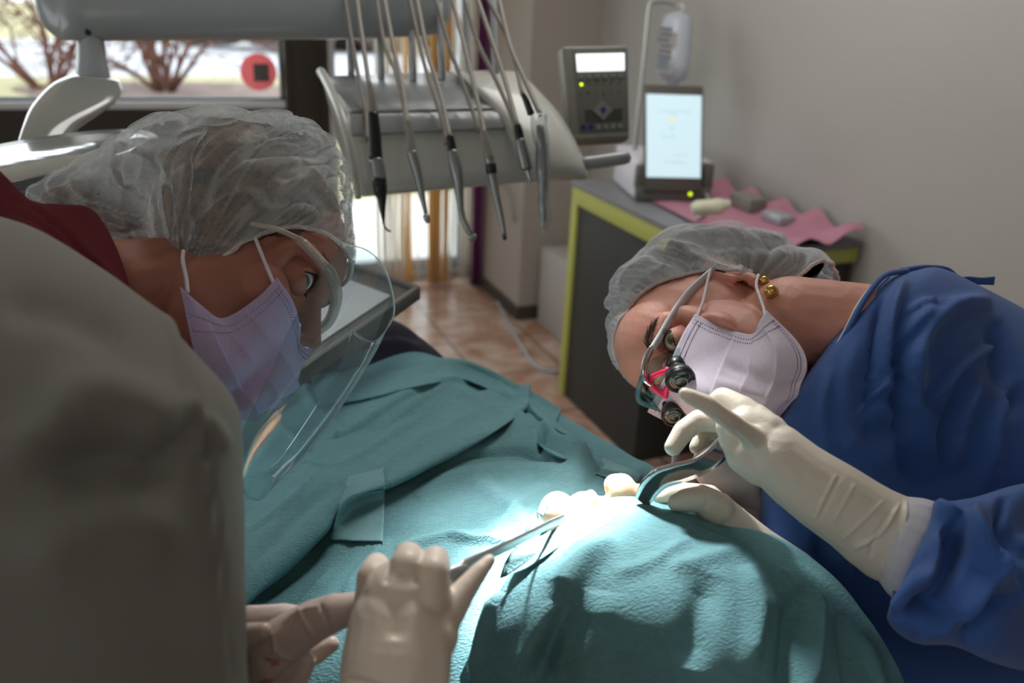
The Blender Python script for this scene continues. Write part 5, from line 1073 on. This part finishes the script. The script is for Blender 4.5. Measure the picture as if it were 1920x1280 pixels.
# coat sleeves of the assistant, mostly hidden behind the coat body
tube('coat_sleeve',[W(200,900,.58),W(230,1300,.55),W(330,1650,.52),W(620,1640,.50),W(725,1480,.50)],[.066,.060,.055,.048,.044],'coat',AS,n=28,res=50)
tube('coat_sleeve',[W(90,950,.66),W(150,1300,.66),W(320,1375,.64),W(400,1310,.62)],[.066,.056,.046,.040],'coat',AS,n=28,res=40)

tube('coat_front',[W(150,760,.74),W(110,850,.70),W(40,960,.66),W(-40,1250,.62),W(-40,1500,.62),(-.48,.18,.62)],[.085,.11,.13,.145,.15,.17],'coat',AS,n=36,res=50)
# ================================================================ DRAPES
def tps(ctrl):
    P=np.array(ctrl,float); X=P[:,:2]/400.; y=P[:,2]; n=len(X)
    U=lambda r2: np.where(r2>1e-12,r2*np.log(r2+1e-12),0)
    K=U(((X[:,None]-X[None])**2).sum(-1))+np.eye(n)*.002; Q=np.hstack([np.ones((n,1)),X]); A=np.block([[K,Q],[Q.T,np.zeros((3,3))]]); w=np.linalg.solve(A,np.concatenate([y,np.zeros(3)]))
    def f(xy):
        xy=np.asarray(xy,float)/400.; return U(((xy[:,None]-X[None])**2).sum(-1))@w[:n]+w[n]+xy@w[n+1:]
    return f
# body drape: rows from the far edge towards the viewer, each row runs left -> right
rowsA=[[(380,800,1.24),(520,745,1.34),(640,700,1.40),(770,660,1.42),(850,688,1.38),(935,718,1.33),(1040,768,1.25),(1130,820,1.17),(1215,872,1.08),(1290,930,1.0),(1380,1010,.92)],
 [(380,850,1.08),(520,800,1.16),(640,760,1.22),(770,722,1.26),(850,745,1.22),(925,770,1.18),(1020,810,1.13),(1110,850,1.07),(1190,900,1.0),(1260,960,.94),(1340,1040,.88)],
 [(380,930,.98),(520,880,1.04),(640,840,1.08),(760,810,1.10),(840,820,1.07),(920,830,1.05),(1000,860,1.02),(1080,885,.97),(1150,930,.93),(1230,985,.89),(1300,1060,.85)],
 [(380,1040,.88),(520,980,.93),(640,935,.96),(740,905,.98),(820,900,.97),(900,905,.95),(980,920,.92),(1060,945,.89),(1130,980,.87),(1200,1030,.84),(1270,1100,.82)],
 [(380,1150,.81),(500,1090,.84),(610,1035,.87),(710,1000,.88),(790,985,.87),(870,985,.86),(950,995,.84),(1030,1015,.83),(1100,1045,.81),(1170,1090,.79),(1240,1160,.78)],
 [(370,1290,.74),(480,1210,.76),(580,1150,.78),(680,1110,.79),(770,1090,.79),(850,1085,.785),(930,1090,.775),(1000,1105,.77),(1070,1130,.76),(1140,1170,.75),(1200,1240,.75)],
 [(360,1450,.70),(460,1350,.71),(560,1280,.72),(660,1230,.73),(750,1210,.73),(830,1200,.73),(900,1205,.73),(970,1220,.725),(1040,1250,.72),(1110,1300,.72),(1170,1370,.72)],
 [(350,1700,.68),(450,1560,.69),(540,1460,.70),(640,1400,.70),(730,1370,.70),(810,1360,.70),(880,1370,.70),(950,1390,.70),(1020,1430,.70),(1090,1480,.70),(1150,1560,.70)]]
def cgrid(rows,nr,nc):
    G=np.array([[list(W(*p)) for p in r] for r in rows]); A=np.array([cr(G[:,j],nr) for j in range(G.shape[1])]).transpose(1,0,2); return np.array([cr(A[i],nc) for i in range(nr)])
def sheet(name,G,m,disp,thick=.0015,parent=None):
    nr,nc,_=G.shape; V=G.reshape(-1,3); Fc=grid_faces(nr,nc); N=vnormals(V,Fc); N*= -1 if ((CAM-V)*N).sum()<0 else 1
    XY=proj(V)[:,:2]; V=V+N*disp(XY,V)[:,None]; N=vnormals(V,Fc); N*= -1 if ((CAM-V)*N).sum()<0 else 1
    k=len(V); V2=np.vstack([V,V-N*thick]); F2=Fc+[tuple(x+k for x in f[::-1]) for f in Fc]
    b=[j for j in range(nc)]+[i*nc+nc-1 for i in range(1,nr)]+[(nr-1)*nc+j for j in range(nc-2,-1,-1)]+[i*nc for i in range(nr-2,0,-1)]
    for i in range(len(b)): a_,c_=b[i],b[(i+1)%len(b)]; F2.append((a_,c_,c_+k,a_+k))
    o=mk(name,V2,F2,m,parent); return o,V
GA=cgrid(rowsA,300,330)
def dA(XY,V):
    # signed: + is the far side (up in the picture) where the folded upper layer lies
    d=0
    d=d+step(XY,[(1130,868),(1060,835),(1000,795),(955,770)][::-1],5,45,.020)            # right end tuck
    d=d+step(XY,[(440,905),(560,880),(700,800),(820,745),(900,712)][::-1],4,60,.008)
    d=d+step(XY,[(560,862),(640,868),(760,790),(880,722)][::-1],3,26,.004)
    for ln,w_,am in [([(690,795),(800,752),(900,722),(985,762)],26,.010),([(840,700),(960,752),(1080,830),(1200,880)],16,-.022),([(770,905),(850,858),(960,848),(1040,880)],6,-.010),([(780,935),(850,895),(930,880),(1030,890),(1100,905)],12,.007),
        ([(985,765),(1015,830),(1010,860)],7,-.010),([(955,768),(985,770),(1040,850),(1110,868)],8,.012),([(470,1110),(540,1060),(620,985)],22,-.012),([(450,990),(540,935),(620,905)],10,.003),([(620,1060),(560,1130),(500,1200)],5,.004),([(730,1005),(680,1060),(640,1110)],9,.004),
        ([(900,1000),(820,1010),(740,1030)],8,.005),([(1040,900),(960,960),(900,1040)],10,.004),([(560,700),(600,780),(660,860)],10,.006),([(520,800),(600,880),(640,930)],9,.007),([(880,900),(960,950),(990,1000)],18,.006),([(840,1010),(930,1020),(990,1030)],7,.008)]:
        d=d+crease(XY,ln,w_,am)
    return d+.0012*sn(V,38,71)+.0006*sn(V,110,72)+.0022*sn(V,13,73)
drA,VA=sheet('surgical_drape',GA,'drape',dA); 
qA=proj(VA)
def dep(px,py):
    d=((qA[:,:2]-np.array([px,py]))**2).sum(1); i=np.argpartition(d,6)[:6]; return qA[i,2].mean()
def rolled(name,st_,nr=70,nc=260,raise_=1.0,fold=()):
    prof=[(1.0,-.010),(.85,.004),(.62,.020),(.38,.034),(.18,.042),(.06,.038),(0,.026),(.0,.012),(.03,.0),(.10,-.012)]
    rows=[[(x+ux*t_*L_,y+uy*t_*L_,dep(x+ux*t_*L_,y+uy*t_*L_)-r_*a_*raise_) for (x,y,ux,uy,L_,a_) in st_] for t_,r_ in prof]
    G=cgrid(rows,nr,nc)
    def dd(XY,V):
        d=.0010*sn(V,45,75)+.0005*sn(V,120,76)
        for ln,w_,am in fold: d=d+crease(XY,ln,w_,am)
        return d
    return sheet(name,G,'drape',dd,parent=drA)[0]
rolled('folded_layer',[(400,1215,-.6,-.8,150,1.0),(470,1130,-.6,-.8,150,1.1),(545,1065,-.6,-.8,150,1.1),(610,1000,-.6,-.8,150,1.1),(655,945,-.55,-.83,140,1.1),(735,912,-.4,-.9,130,1.1),(820,872,-.4,-.9,115,1.1),(895,830,-.4,-.9,95,1.1),(955,792,-.3,-.95,70,.9),(990,765,.1,-1,45,.5)],
  fold=[([(560,862),(640,870),(760,800),(880,735)],3,.004),([(470,1060),(560,960),(640,900)],14,-.006),([(440,1010),(540,940),(600,880)],4,.003),([(700,880),(800,820),(900,770)],10,.004)])
rolled('folded_layer',[(985,800,.1,-.9,52,.4),(1012,836,.5,-.85,55,.5),(1050,858,.5,-.8,52,.5),(1095,876,.5,-.8,40,.4),(1128,884,.5,-.8,25,.2)])
rolled('folded_layer',[(600,760,-.3,-.95,60,.3),(700,745,-.3,-.95,60,.35),(800,722,-.2,-.95,50,.35),(870,712,.0,-.95,40,.3),(950,748,.3,-.95,36,.25),(1040,798,.4,-.9,34,.2)])
tag(drA,'large teal surgical drape spread over the patient body with taped folds','drape')
# head drape in the foreground
rowsB=[[(1040,1015,.84),(1100,990,.86),(1180,975,.87),(1290,1000,.86),(1410,1040,.84),(1530,1115,.82),(1640,1250,.80),(1740,1450,.78)],
 [(1058,985,.785),(1118,945,.79),(1190,928,.80),(1300,954,.785),(1425,992,.765),(1545,1065,.745),(1655,1195,.725),(1745,1400,.70)],
 [(1030,1010,.745),(1105,985,.735),(1190,968,.735),(1296,998,.725),(1405,1042,.705),(1510,1122,.69),(1612,1250,.675),(1700,1440,.67)],
 [(1000,1045,.72),(1080,1040,.695),(1175,1035,.69),(1275,1065,.675),(1370,1115,.66),(1465,1200,.65),(1560,1330,.64),(1650,1490,.64)],
 [(955,1085,.71),(1045,1100,.67),(1145,1110,.66),(1240,1140,.645),(1330,1195,.635),(1415,1285,.625),(1500,1410,.62),(1590,1560,.62)],
 [(925,1140,.705),(1005,1165,.665),(1105,1185,.655),(1200,1215,.64),(1285,1270,.63),(1365,1365,.62),(1450,1490,.62),(1540,1640,.62)],
 [(890,1210,.71),(965,1240,.675),(1060,1260,.66),(1155,1290,.65),(1240,1350,.64),(1320,1450,.63),(1400,1570,.63),(1490,1710,.63)],
 [(850,1300,.72),(925,1330,.69),(1010,1350,.675),(1105,1385,.665),(1190,1440,.66),(1270,1540,.65),(1350,1660,.65),(1440,1800,.65)],
 [(800,1450,.74),(870,1480,.72),(950,1510,.71),(1040,1550,.70),(1130,1610,.69),(1200,1700,.68),(1280,1800,.68),(1380,1950,.68)]]
GB=cgrid(rowsB,230,300)
def dB(XY,V):
    d=0
    for ln,w_,am in [([(1150,1010),(1080,1080),(1020,1180),(960,1290)],20,.012),([(1060,1100),(1035,1180),(1000,1290)],26,-.016),([(1130,1110),(1120,1200),(1090,1300)],34,.008),([(1300,1010),(1220,1060),(1150,1080)],12,.003),([(1390,1030),(1300,1060),(1250,1070)],14,.004),
      ([(1530,1110),(1528,1200),(1515,1300)],10,.010),([(1490,1110),(1485,1200),(1470,1300)],22,-.012),([(1600,1180),(1640,1260),(1660,1330)],14,.008),([(1570,1150),(1590,1240),(1600,1330)],14,-.007),([(1330,1080),(1310,1160),(1290,1250)],30,-.009),([(1400,1060),(1420,1150),(1400,1260)],20,.008),
      ([(1240,960),(1330,1000),(1420,1040),(1500,1110)],10,.004),([(1180,950),(1130,990),(1060,1050)],8,.003),([(1280,980),(1370,1010),(1480,1070)],6,-.003),([(940,1110),(915,1180),(890,1280)],10,.010)]:
        d=d+crease(XY,ln,w_,am)
    return d+.0012*sn(V,40,81)+.0006*sn(V,120,82)+.0022*sn(V,16,83)
drB,VB=sheet('head_drape',GB,'drape',dB); tag(drB,'teal drape mounded over the patient head in the near foreground','drape')
def wv(o):
    off=Vector((0,0,0)); p=o
    while p: off=off+p.location; p=p.parent
    V=np.zeros(len(o.data.vertices)*3); o.data.vertices.foreach_get('co',V); return V.reshape(-1,3)+np.array(off)
VA2=wv(drA.children[0]); _q=proj(VA2); 
def front(Vs):
    q=proj(Vs); key={}
    for i,(x,y,d) in enumerate(q):
        k=(int(x//5),int(y//5))
        if k not in key or d<q[key[k],2]: key[k]=i
    return Vs[list(key.values())]
VA2=front(np.vstack([VA2,VA]))
# taped strips, each stuck on the drape
def surf_pt(Vs,px,py,off):
    q=proj(Vs)[:,:2]; d=((q-np.array([px,py]))**2).sum(1); i=np.argsort(d)[:4]; dd=proj(Vs[i])[:,2].mean(); return W(px,py,dd-off)
def tape(name,outline4,Vs,label,off=.004,n=22,wob=.0015):
    tl,tr,br,bl=[np.array(p,float) for p in outline4]; V=[]
    for k in (0,1):
        for i in range(n):
            for j in range(n):
                v,u=i/(n-1),j/(n-1); p=(tl*(1-u)+tr*u)*(1-v)+(bl*(1-u)+br*u)*v; V.append(surf_pt(Vs,p[0],p[1],off+wob*math.sin(u*9+v*4)+.0012*k))
    V=np.array(V); K=n*n
    for k in (0,1):
        S=V[k*K:(k+1)*K].reshape(n,n,3)
        for it in range(6): S[1:-1,1:-1]=(S[:-2,1:-1]+S[2:,1:-1]+S[1:-1,:-2]+S[1:-1,2:]+S[1:-1,1:-1]*2)/6
    Fc=grid_faces(n,n)+[tuple(x+K for x in f) for f in grid_faces(n,n)]
    b=[j for j in range(n)]+[i*n+n-1 for i in range(1,n)]+[(n-1)*n+j for j in range(n-2,-1,-1)]+[i*n for i in range(n-2,0,-1)]
    for i in range(len(b)): a_,c_=b[i],b[(i+1)%len(b)]; Fc.append((a_,c_,c_+K,a_+K))
    o=mk(name,V,Fc,'tape'); tag(o,label,'tape'); return o
tape('drape_tape',[(652,893),(720,876),(722,925),(640,940)],VA2,'teal adhesive tape strip across the fold, upper piece of the two')
tape('drape_tape',[(640,930),(722,918),(718,1016),(618,1013)],VA2,'teal adhesive tape strip below the fold, lower piece with notched edge',.006)
tape('drape_tape',[(1130,858),(1205,890),(1190,912),(1116,888)],VA,'small teal tape patch on the drape just behind the nose',.004)
# ================================================================ PATIENT
PT=thing('person','patient lying under the teal drapes, only nose and lower face uncovered','person',W(1100,1000,.95))
cu=np.array([.93,-.22,.20]); zc=R.T@np.array([0,0,1.]); fwc=nrm(zc+np.array([-.18,.0,.12])); cu=nrm(cu-fwc*(cu@fwc)); lf=np.cross(fwc,cu)*-1  # left = up x? fixed below
Mx=R@np.array([np.cross(fwc,cu),fwc,cu]).T; 
if np.linalg.det(Mx)<0: Mx[:,0]*=-1
tipw=W(1152,892,.795); HP=Head(Mx,tipw-Mx@np.array([0,.127,-.041])*1.0)
V,Fc=head_geo(HP,[],[[((0,-.02,-.05),.05),((0,-.02,-.12),.052)]],.0024,ears=False,extra=[('e',(0,.112,-.036),(.017,.014,.014)),('e',(0,.100,-.02),(.013,.014,.018))])
V=HP.w(V); nk=HP.w((0,-.02,-.12))
tb_,tf_=blob([[(nk,.05),(W(900,1010,1.04),.07),(W(820,930,1.16),.11),(W(760,850,1.34),.10),(W(720,800,1.52),.10)],
  [(W(740,800,1.50),.075),(W(640,760,1.62),.07),(W(560,740,1.75),.06)],[(W(820,860,1.42),.075),(W(720,742,1.60),.07),(W(640,720,1.75),.06)]],.01,3)
mb=MB(); mb.add(V,Fc); mb.add(tb_,tf_); bodyP=mb.build('body','skin_pale',PT)
V,Fc=loft([(500,640,1.72,560,900,1.66,.09,.09),(600,600,1.62,640,860,1.58,.10,.10),(680,588,1.56,700,830,1.52,.11,.11),(745,600,1.53,780,830,1.50,.11,.11),(800,642,1.50,820,850,1.48,.11,.11),(838,680,1.49,860,860,1.46,.10,.10),(870,720,1.48,900,860,1.44,.06,.06)],70,60)
N=outward(V,Fc); XY=proj(V)[:,:2]; d=.003*sn(V,14,91)
for ln,w_,am in [([(690,660),(740,640),(790,660)],8,.008),([(660,690),(730,662),(810,672)],7,-.008),([(700,640),(750,625),(790,640)],6,-.006)]: d=d+crease(XY,ln,w_,am)
mk('trousers',V+N*d[:,None],Fc,'navy',PT)
# open mouth: lips and teeth glimpsed in the lamp light
# dental chair that carries the patient
ch=thing('dental_chair','padded dental chair under the draped patient','dental chair',np.append(W(850,900,1.3)[:2],0))
a_=W(1150,1130,.93); b_=W(640,860,1.75); a_[2]=.86; b_[2]=.80
V=[];n=16
ax=nrm(b_-a_); sd=nrm(np.cross(ax,[0,0,1])); 
def cbox(name,s0,s1,hw,z0,z1,m,bev):
    p=lambda s,w_,z:np.array([*( (a_+(b_-a_)*s)[:2]+sd[:2]*w_),z]); return boxm(name,[p(s0,-hw,z0),p(s1,-hw,z0),p(s1,-hw,z1),p(s0,-hw,z1),p(s0,hw,z0),p(s1,hw,z0),p(s1,hw,z1),p(s0,hw,z1)],m,ch,bev,3)
cbox('seat_pad',.25,1.0,.24,.72,.82,'wood',.03); cbox('headrest',-.02,.22,.13,.76,.85,'wood',.03); cbox('pedestal',.5,.75,.12,.06,.72,'unit',.03); cbox('base_plate',.35,.95,.25,.0,.06,'unit',.02)
# ================================================================ small torn edges of the drape opening
def flap(name,pts,label,m='tape',th=.0012,par=None):
    P=pxs(pts); c=P.mean(0); n=len(P); nn=nrm(np.cross(P[1]-P[0],P[2]-P[0])); nn=-nn if nn@(c-CAM)>0 else nn
    V=[]; rings=6
    for k in (0,1):
        for r_ in range(1,rings+1):
            for j in range(n): p=c+(P[j]-c)*r_/rings; V.append(p+nn*(th*k+.003*(1-(r_/rings)**2)))
        V.append(c+nn*(th*k+.003))
    K=rings*n+1; Fc=[]
    for k in (0,1):
        for r_ in range(rings-1):
            for j in range(n): Fc.append(tuple(k*K+x for x in (r_*n+j,r_*n+(j+1)%n,(r_+1)*n+(j+1)%n,(r_+1)*n+j)))
        for j in range(n): Fc.append((k*K+K-1,k*K+j,k*K+(j+1)%n))
    for j in range(n): a=(rings-1)*n+j; b=(rings-1)*n+(j+1)%n; Fc.append((a,b,b+K,a+K))
    return mk(name,V,Fc,m,par)
flap('torn_edge',[(985,998,.80),(990,975,.80),(1003,958,.80),(1010,966,.80),(1004,990,.79),(994,1010,.79)],'',par=drB)
flap('torn_edge',[(1005,960,.80),(1018,938,.80),(1026,934,.80),(1030,948,.80),(1018,968,.79)],'',par=drB)
flap('torn_edge',[(1045,932,.80),(1055,927,.80),(1068,934,.80),(1060,944,.79),(1048,942,.79)],'',par=drB)
flap('corner_flap',[(937,1083,.70),(944,1058,.70),(958,1034,.71),(1000,1012,.72),(1045,988,.73),(1085,990,.725),(1060,1015,.715),(1020,1042,.70),(985,1065,.695)],'',par=drB)
# ================================================================ INSTRUMENTS
def ribbon2(name,pts,m,par,th=.0018,res=40):
    return ribbon(name,[tuple(p) for p in pts],0,m,par,th,res)
r1=ribbon2('cheek_retractor',[(1350,812,.735,1378,838,.742),(1325,838,.735,1350,868,.745),(1296,858,.735,1318,888,.748),(1258,868,.738,1282,902,.752),(1228,878,.742,1250,912,.756),(1206,896,.748,1232,926,.758),(1196,914,.752,1224,936,.76),(1190,932,.756,1212,948,.762)],'chrome',None,.0022,60); tag(r1,'bent chrome cheek retractor held by the surgeon near the nose','retractor')
r2=thing('tissue_retractor','flat-bladed steel retractor held by the assistant glove, reaching the mouth','retractor',W(940,1020,.62))
V,Fc=loft([(1062,962,.742,1062,978,.742,.002,.002),(1030,974,.725,1034,990,.725,.0028,.0028),(1000,990,.70,1005,1004,.70,.0032,.0032),(940,1018,.64,946,1036,.64,.0034,.0034),(885,1041,.60,893,1060,.60,.0034,.0034),(860,1052,.585,874,1070,.585,.003,.003)],50,24); mk('shaft',V,Fc,'steel',r2)
V,Fc=loft([(866,1052,.586,884,1064,.586,.0028,.0028),(845,1062,.578,880,1078,.582,.0028,.0028),(832,1078,.572,868,1098,.576,.0028,.0028),(824,1098,.566,846,1112,.568,.0028,.0028),(790,1150,.58,810,1162,.58,.0028,.0028)],50,24); mk('blade',V,Fc,'hpgrey',r2)
# suction tube wrapped in clear plastic near the surgeon's hand
def crumple(name,rows,label,m='sleevep',amp=.006,seed=1,n=70,mm=60):
    V,Fc=loft(rows,n,mm); N=outward(V,Fc); r=np.abs(sn(V,70,seed)); r2=np.exp(-(sn(V,45,seed+1)/.2)**2); V=V+N*(amp*.5*r+amp*.6*r2)[:,None]; o=mk(name,V,Fc,m); 
    if label: tag(o,label,'plastic cover')
    return o
crumple('plastic_cover',[(1300,868,.85,1312,905,.84,.008,.008),(1345,852,.86,1370,935,.85,.02,.02),(1395,862,.87,1410,960,.86,.025,.025),(1430,900,.88,1440,985,.86,.025,.025),(1455,945,.88,1450,1010,.86,.02,.02)],'crumpled clear plastic cover between the surgeon hands','sleevec',.008,101)
sk=tube('suction_hose',pxs([(1270,790,.93),(1268,830,.93),(1266,870,.92),(1262,905,.90)]),.0045,'rod',n=10,res=20); tag(sk,'thin pale suction hose hanging behind the curled fingers','hose')
sk=tube('blue_hose',pxs([(1330,930,.86),(1390,925,.88),(1440,905,.90),(1500,860,.93)]),.012,'navy',n=12,res=30); tag(sk,'dark blue padded hose lying behind the plastic cover','hose')
# ================================================================ LIGHT
w=bpy.data.worlds.new('world'); scene.world=w; w.use_nodes=True; nt=w.node_tree; bg=nt.nodes['Background']
tc=nt.nodes.new('ShaderNodeTexCoord'); sp=nt.nodes.new('ShaderNodeSeparateXYZ'); nt.links.new(tc.outputs['Generated'],sp.inputs[0])
rp=nt.nodes.new('ShaderNodeValToRGB'); nt.links.new(sp.outputs['Z'],rp.inputs[0]); rp.color_ramp.elements[0].color=(.78,.80,.82,1); rp.color_ramp.elements[1].color=(.86,.93,1,1); nt.links.new(rp.outputs[0],bg.inputs[0]); bg.inputs[1].default_value=3.0
def portal(name,c,axis,w_,h_):
    l=bpy.data.lights.new(name,'AREA'); l.shape='RECTANGLE'; l.size=w_; l.size_y=h_; l.cycles.is_portal=True
    o=bpy.data.objects.new(name,l); COL.objects.link(o); d=Vector(axis); o.rotation_euler=d.to_track_quat('-Z','Z').to_euler(); o.location=Vector(c)
for nm,wn in (('portal_1',W1),('portal_2',W2)):
    portal(nm,RM((wn[0]+wn[1])/2,BW+.22,(wn[2]+wn[3])/2),-E2,wn[1]-wn[0],wn[3]-wn[2])
portal('portal_3',RM(AL-.22,(W3[0]+W3[1])/2,(W3[2]+W3[3])/2),E1,W3[1]-W3[0],W3[3]-W3[2])
def area(name,c,tgt,size,e,col=(1,1,1)):
    l=bpy.data.lights.new(name,'AREA'); l.shape='DISK'; l.size=size; l.energy=e; l.color=col
    o=bpy.data.objects.new(name,l); COL.objects.link(o); o.location=Vector(c); o.rotation_euler=(Vector(tgt)-Vector(c)).to_track_quat('-Z','Y').to_euler(); return o
def spot(name,c,tgt,e,ang,blend,rad,col=(1,1,1)):
    l=bpy.data.lights.new(name,'SPOT'); l.energy=e; l.spot_size=math.radians(ang); l.spot_blend=blend; l.shadow_soft_size=rad; l.color=col
    o=bpy.data.objects.new(name,l); COL.objects.link(o); o.location=Vector(c); o.rotation_euler=(Vector(tgt)-Vector(c)).to_track_quat('-Z','Y').to_euler(); return o
MOUTH=W(1050,985,.76)
spot('surgical_lamp',MOUTH+np.array([-.05,.36,.56]),W(1035,985,.78),420,15,1.0,.03,(.98,.99,1.0))
spot('wide_fill_spot',MOUTH+np.array([-.05,.38,.58]),W(1030,1000,.74),44,42,1.0,.04,(.98,.99,1.0))  # second, wider spot added to brighten the glove and drape around the mouth
area('overhead_fill',np.array([.2,2.2,2.68]),np.array([.2,1.9,0]),1.2,17,(1,.98,.95))  # added area fill with no visible fixture, lifts the room from above
area('rear_fill',np.array([.2,-1.2,2.68]),np.array([.2,-.6,0]),1.0,3.2,(1,.98,.95))  # added fill behind the camera for the surfaces that face it
scene.view_settings.view_transform='Standard'; scene.view_settings.look='None'; scene.view_settings.gamma=1; scene.view_settings.exposure=.22; scene.view_settings.use_curve_mapping=False
scene.cycles.max_bounces=8; scene.cycles.transparent_max_bounces=24; scene.cycles.use_denoising=True; scene.cycles.sample_clamp_indirect=6
scene.cycles.caustics_reflective=False; scene.cycles.caustics_refractive=False
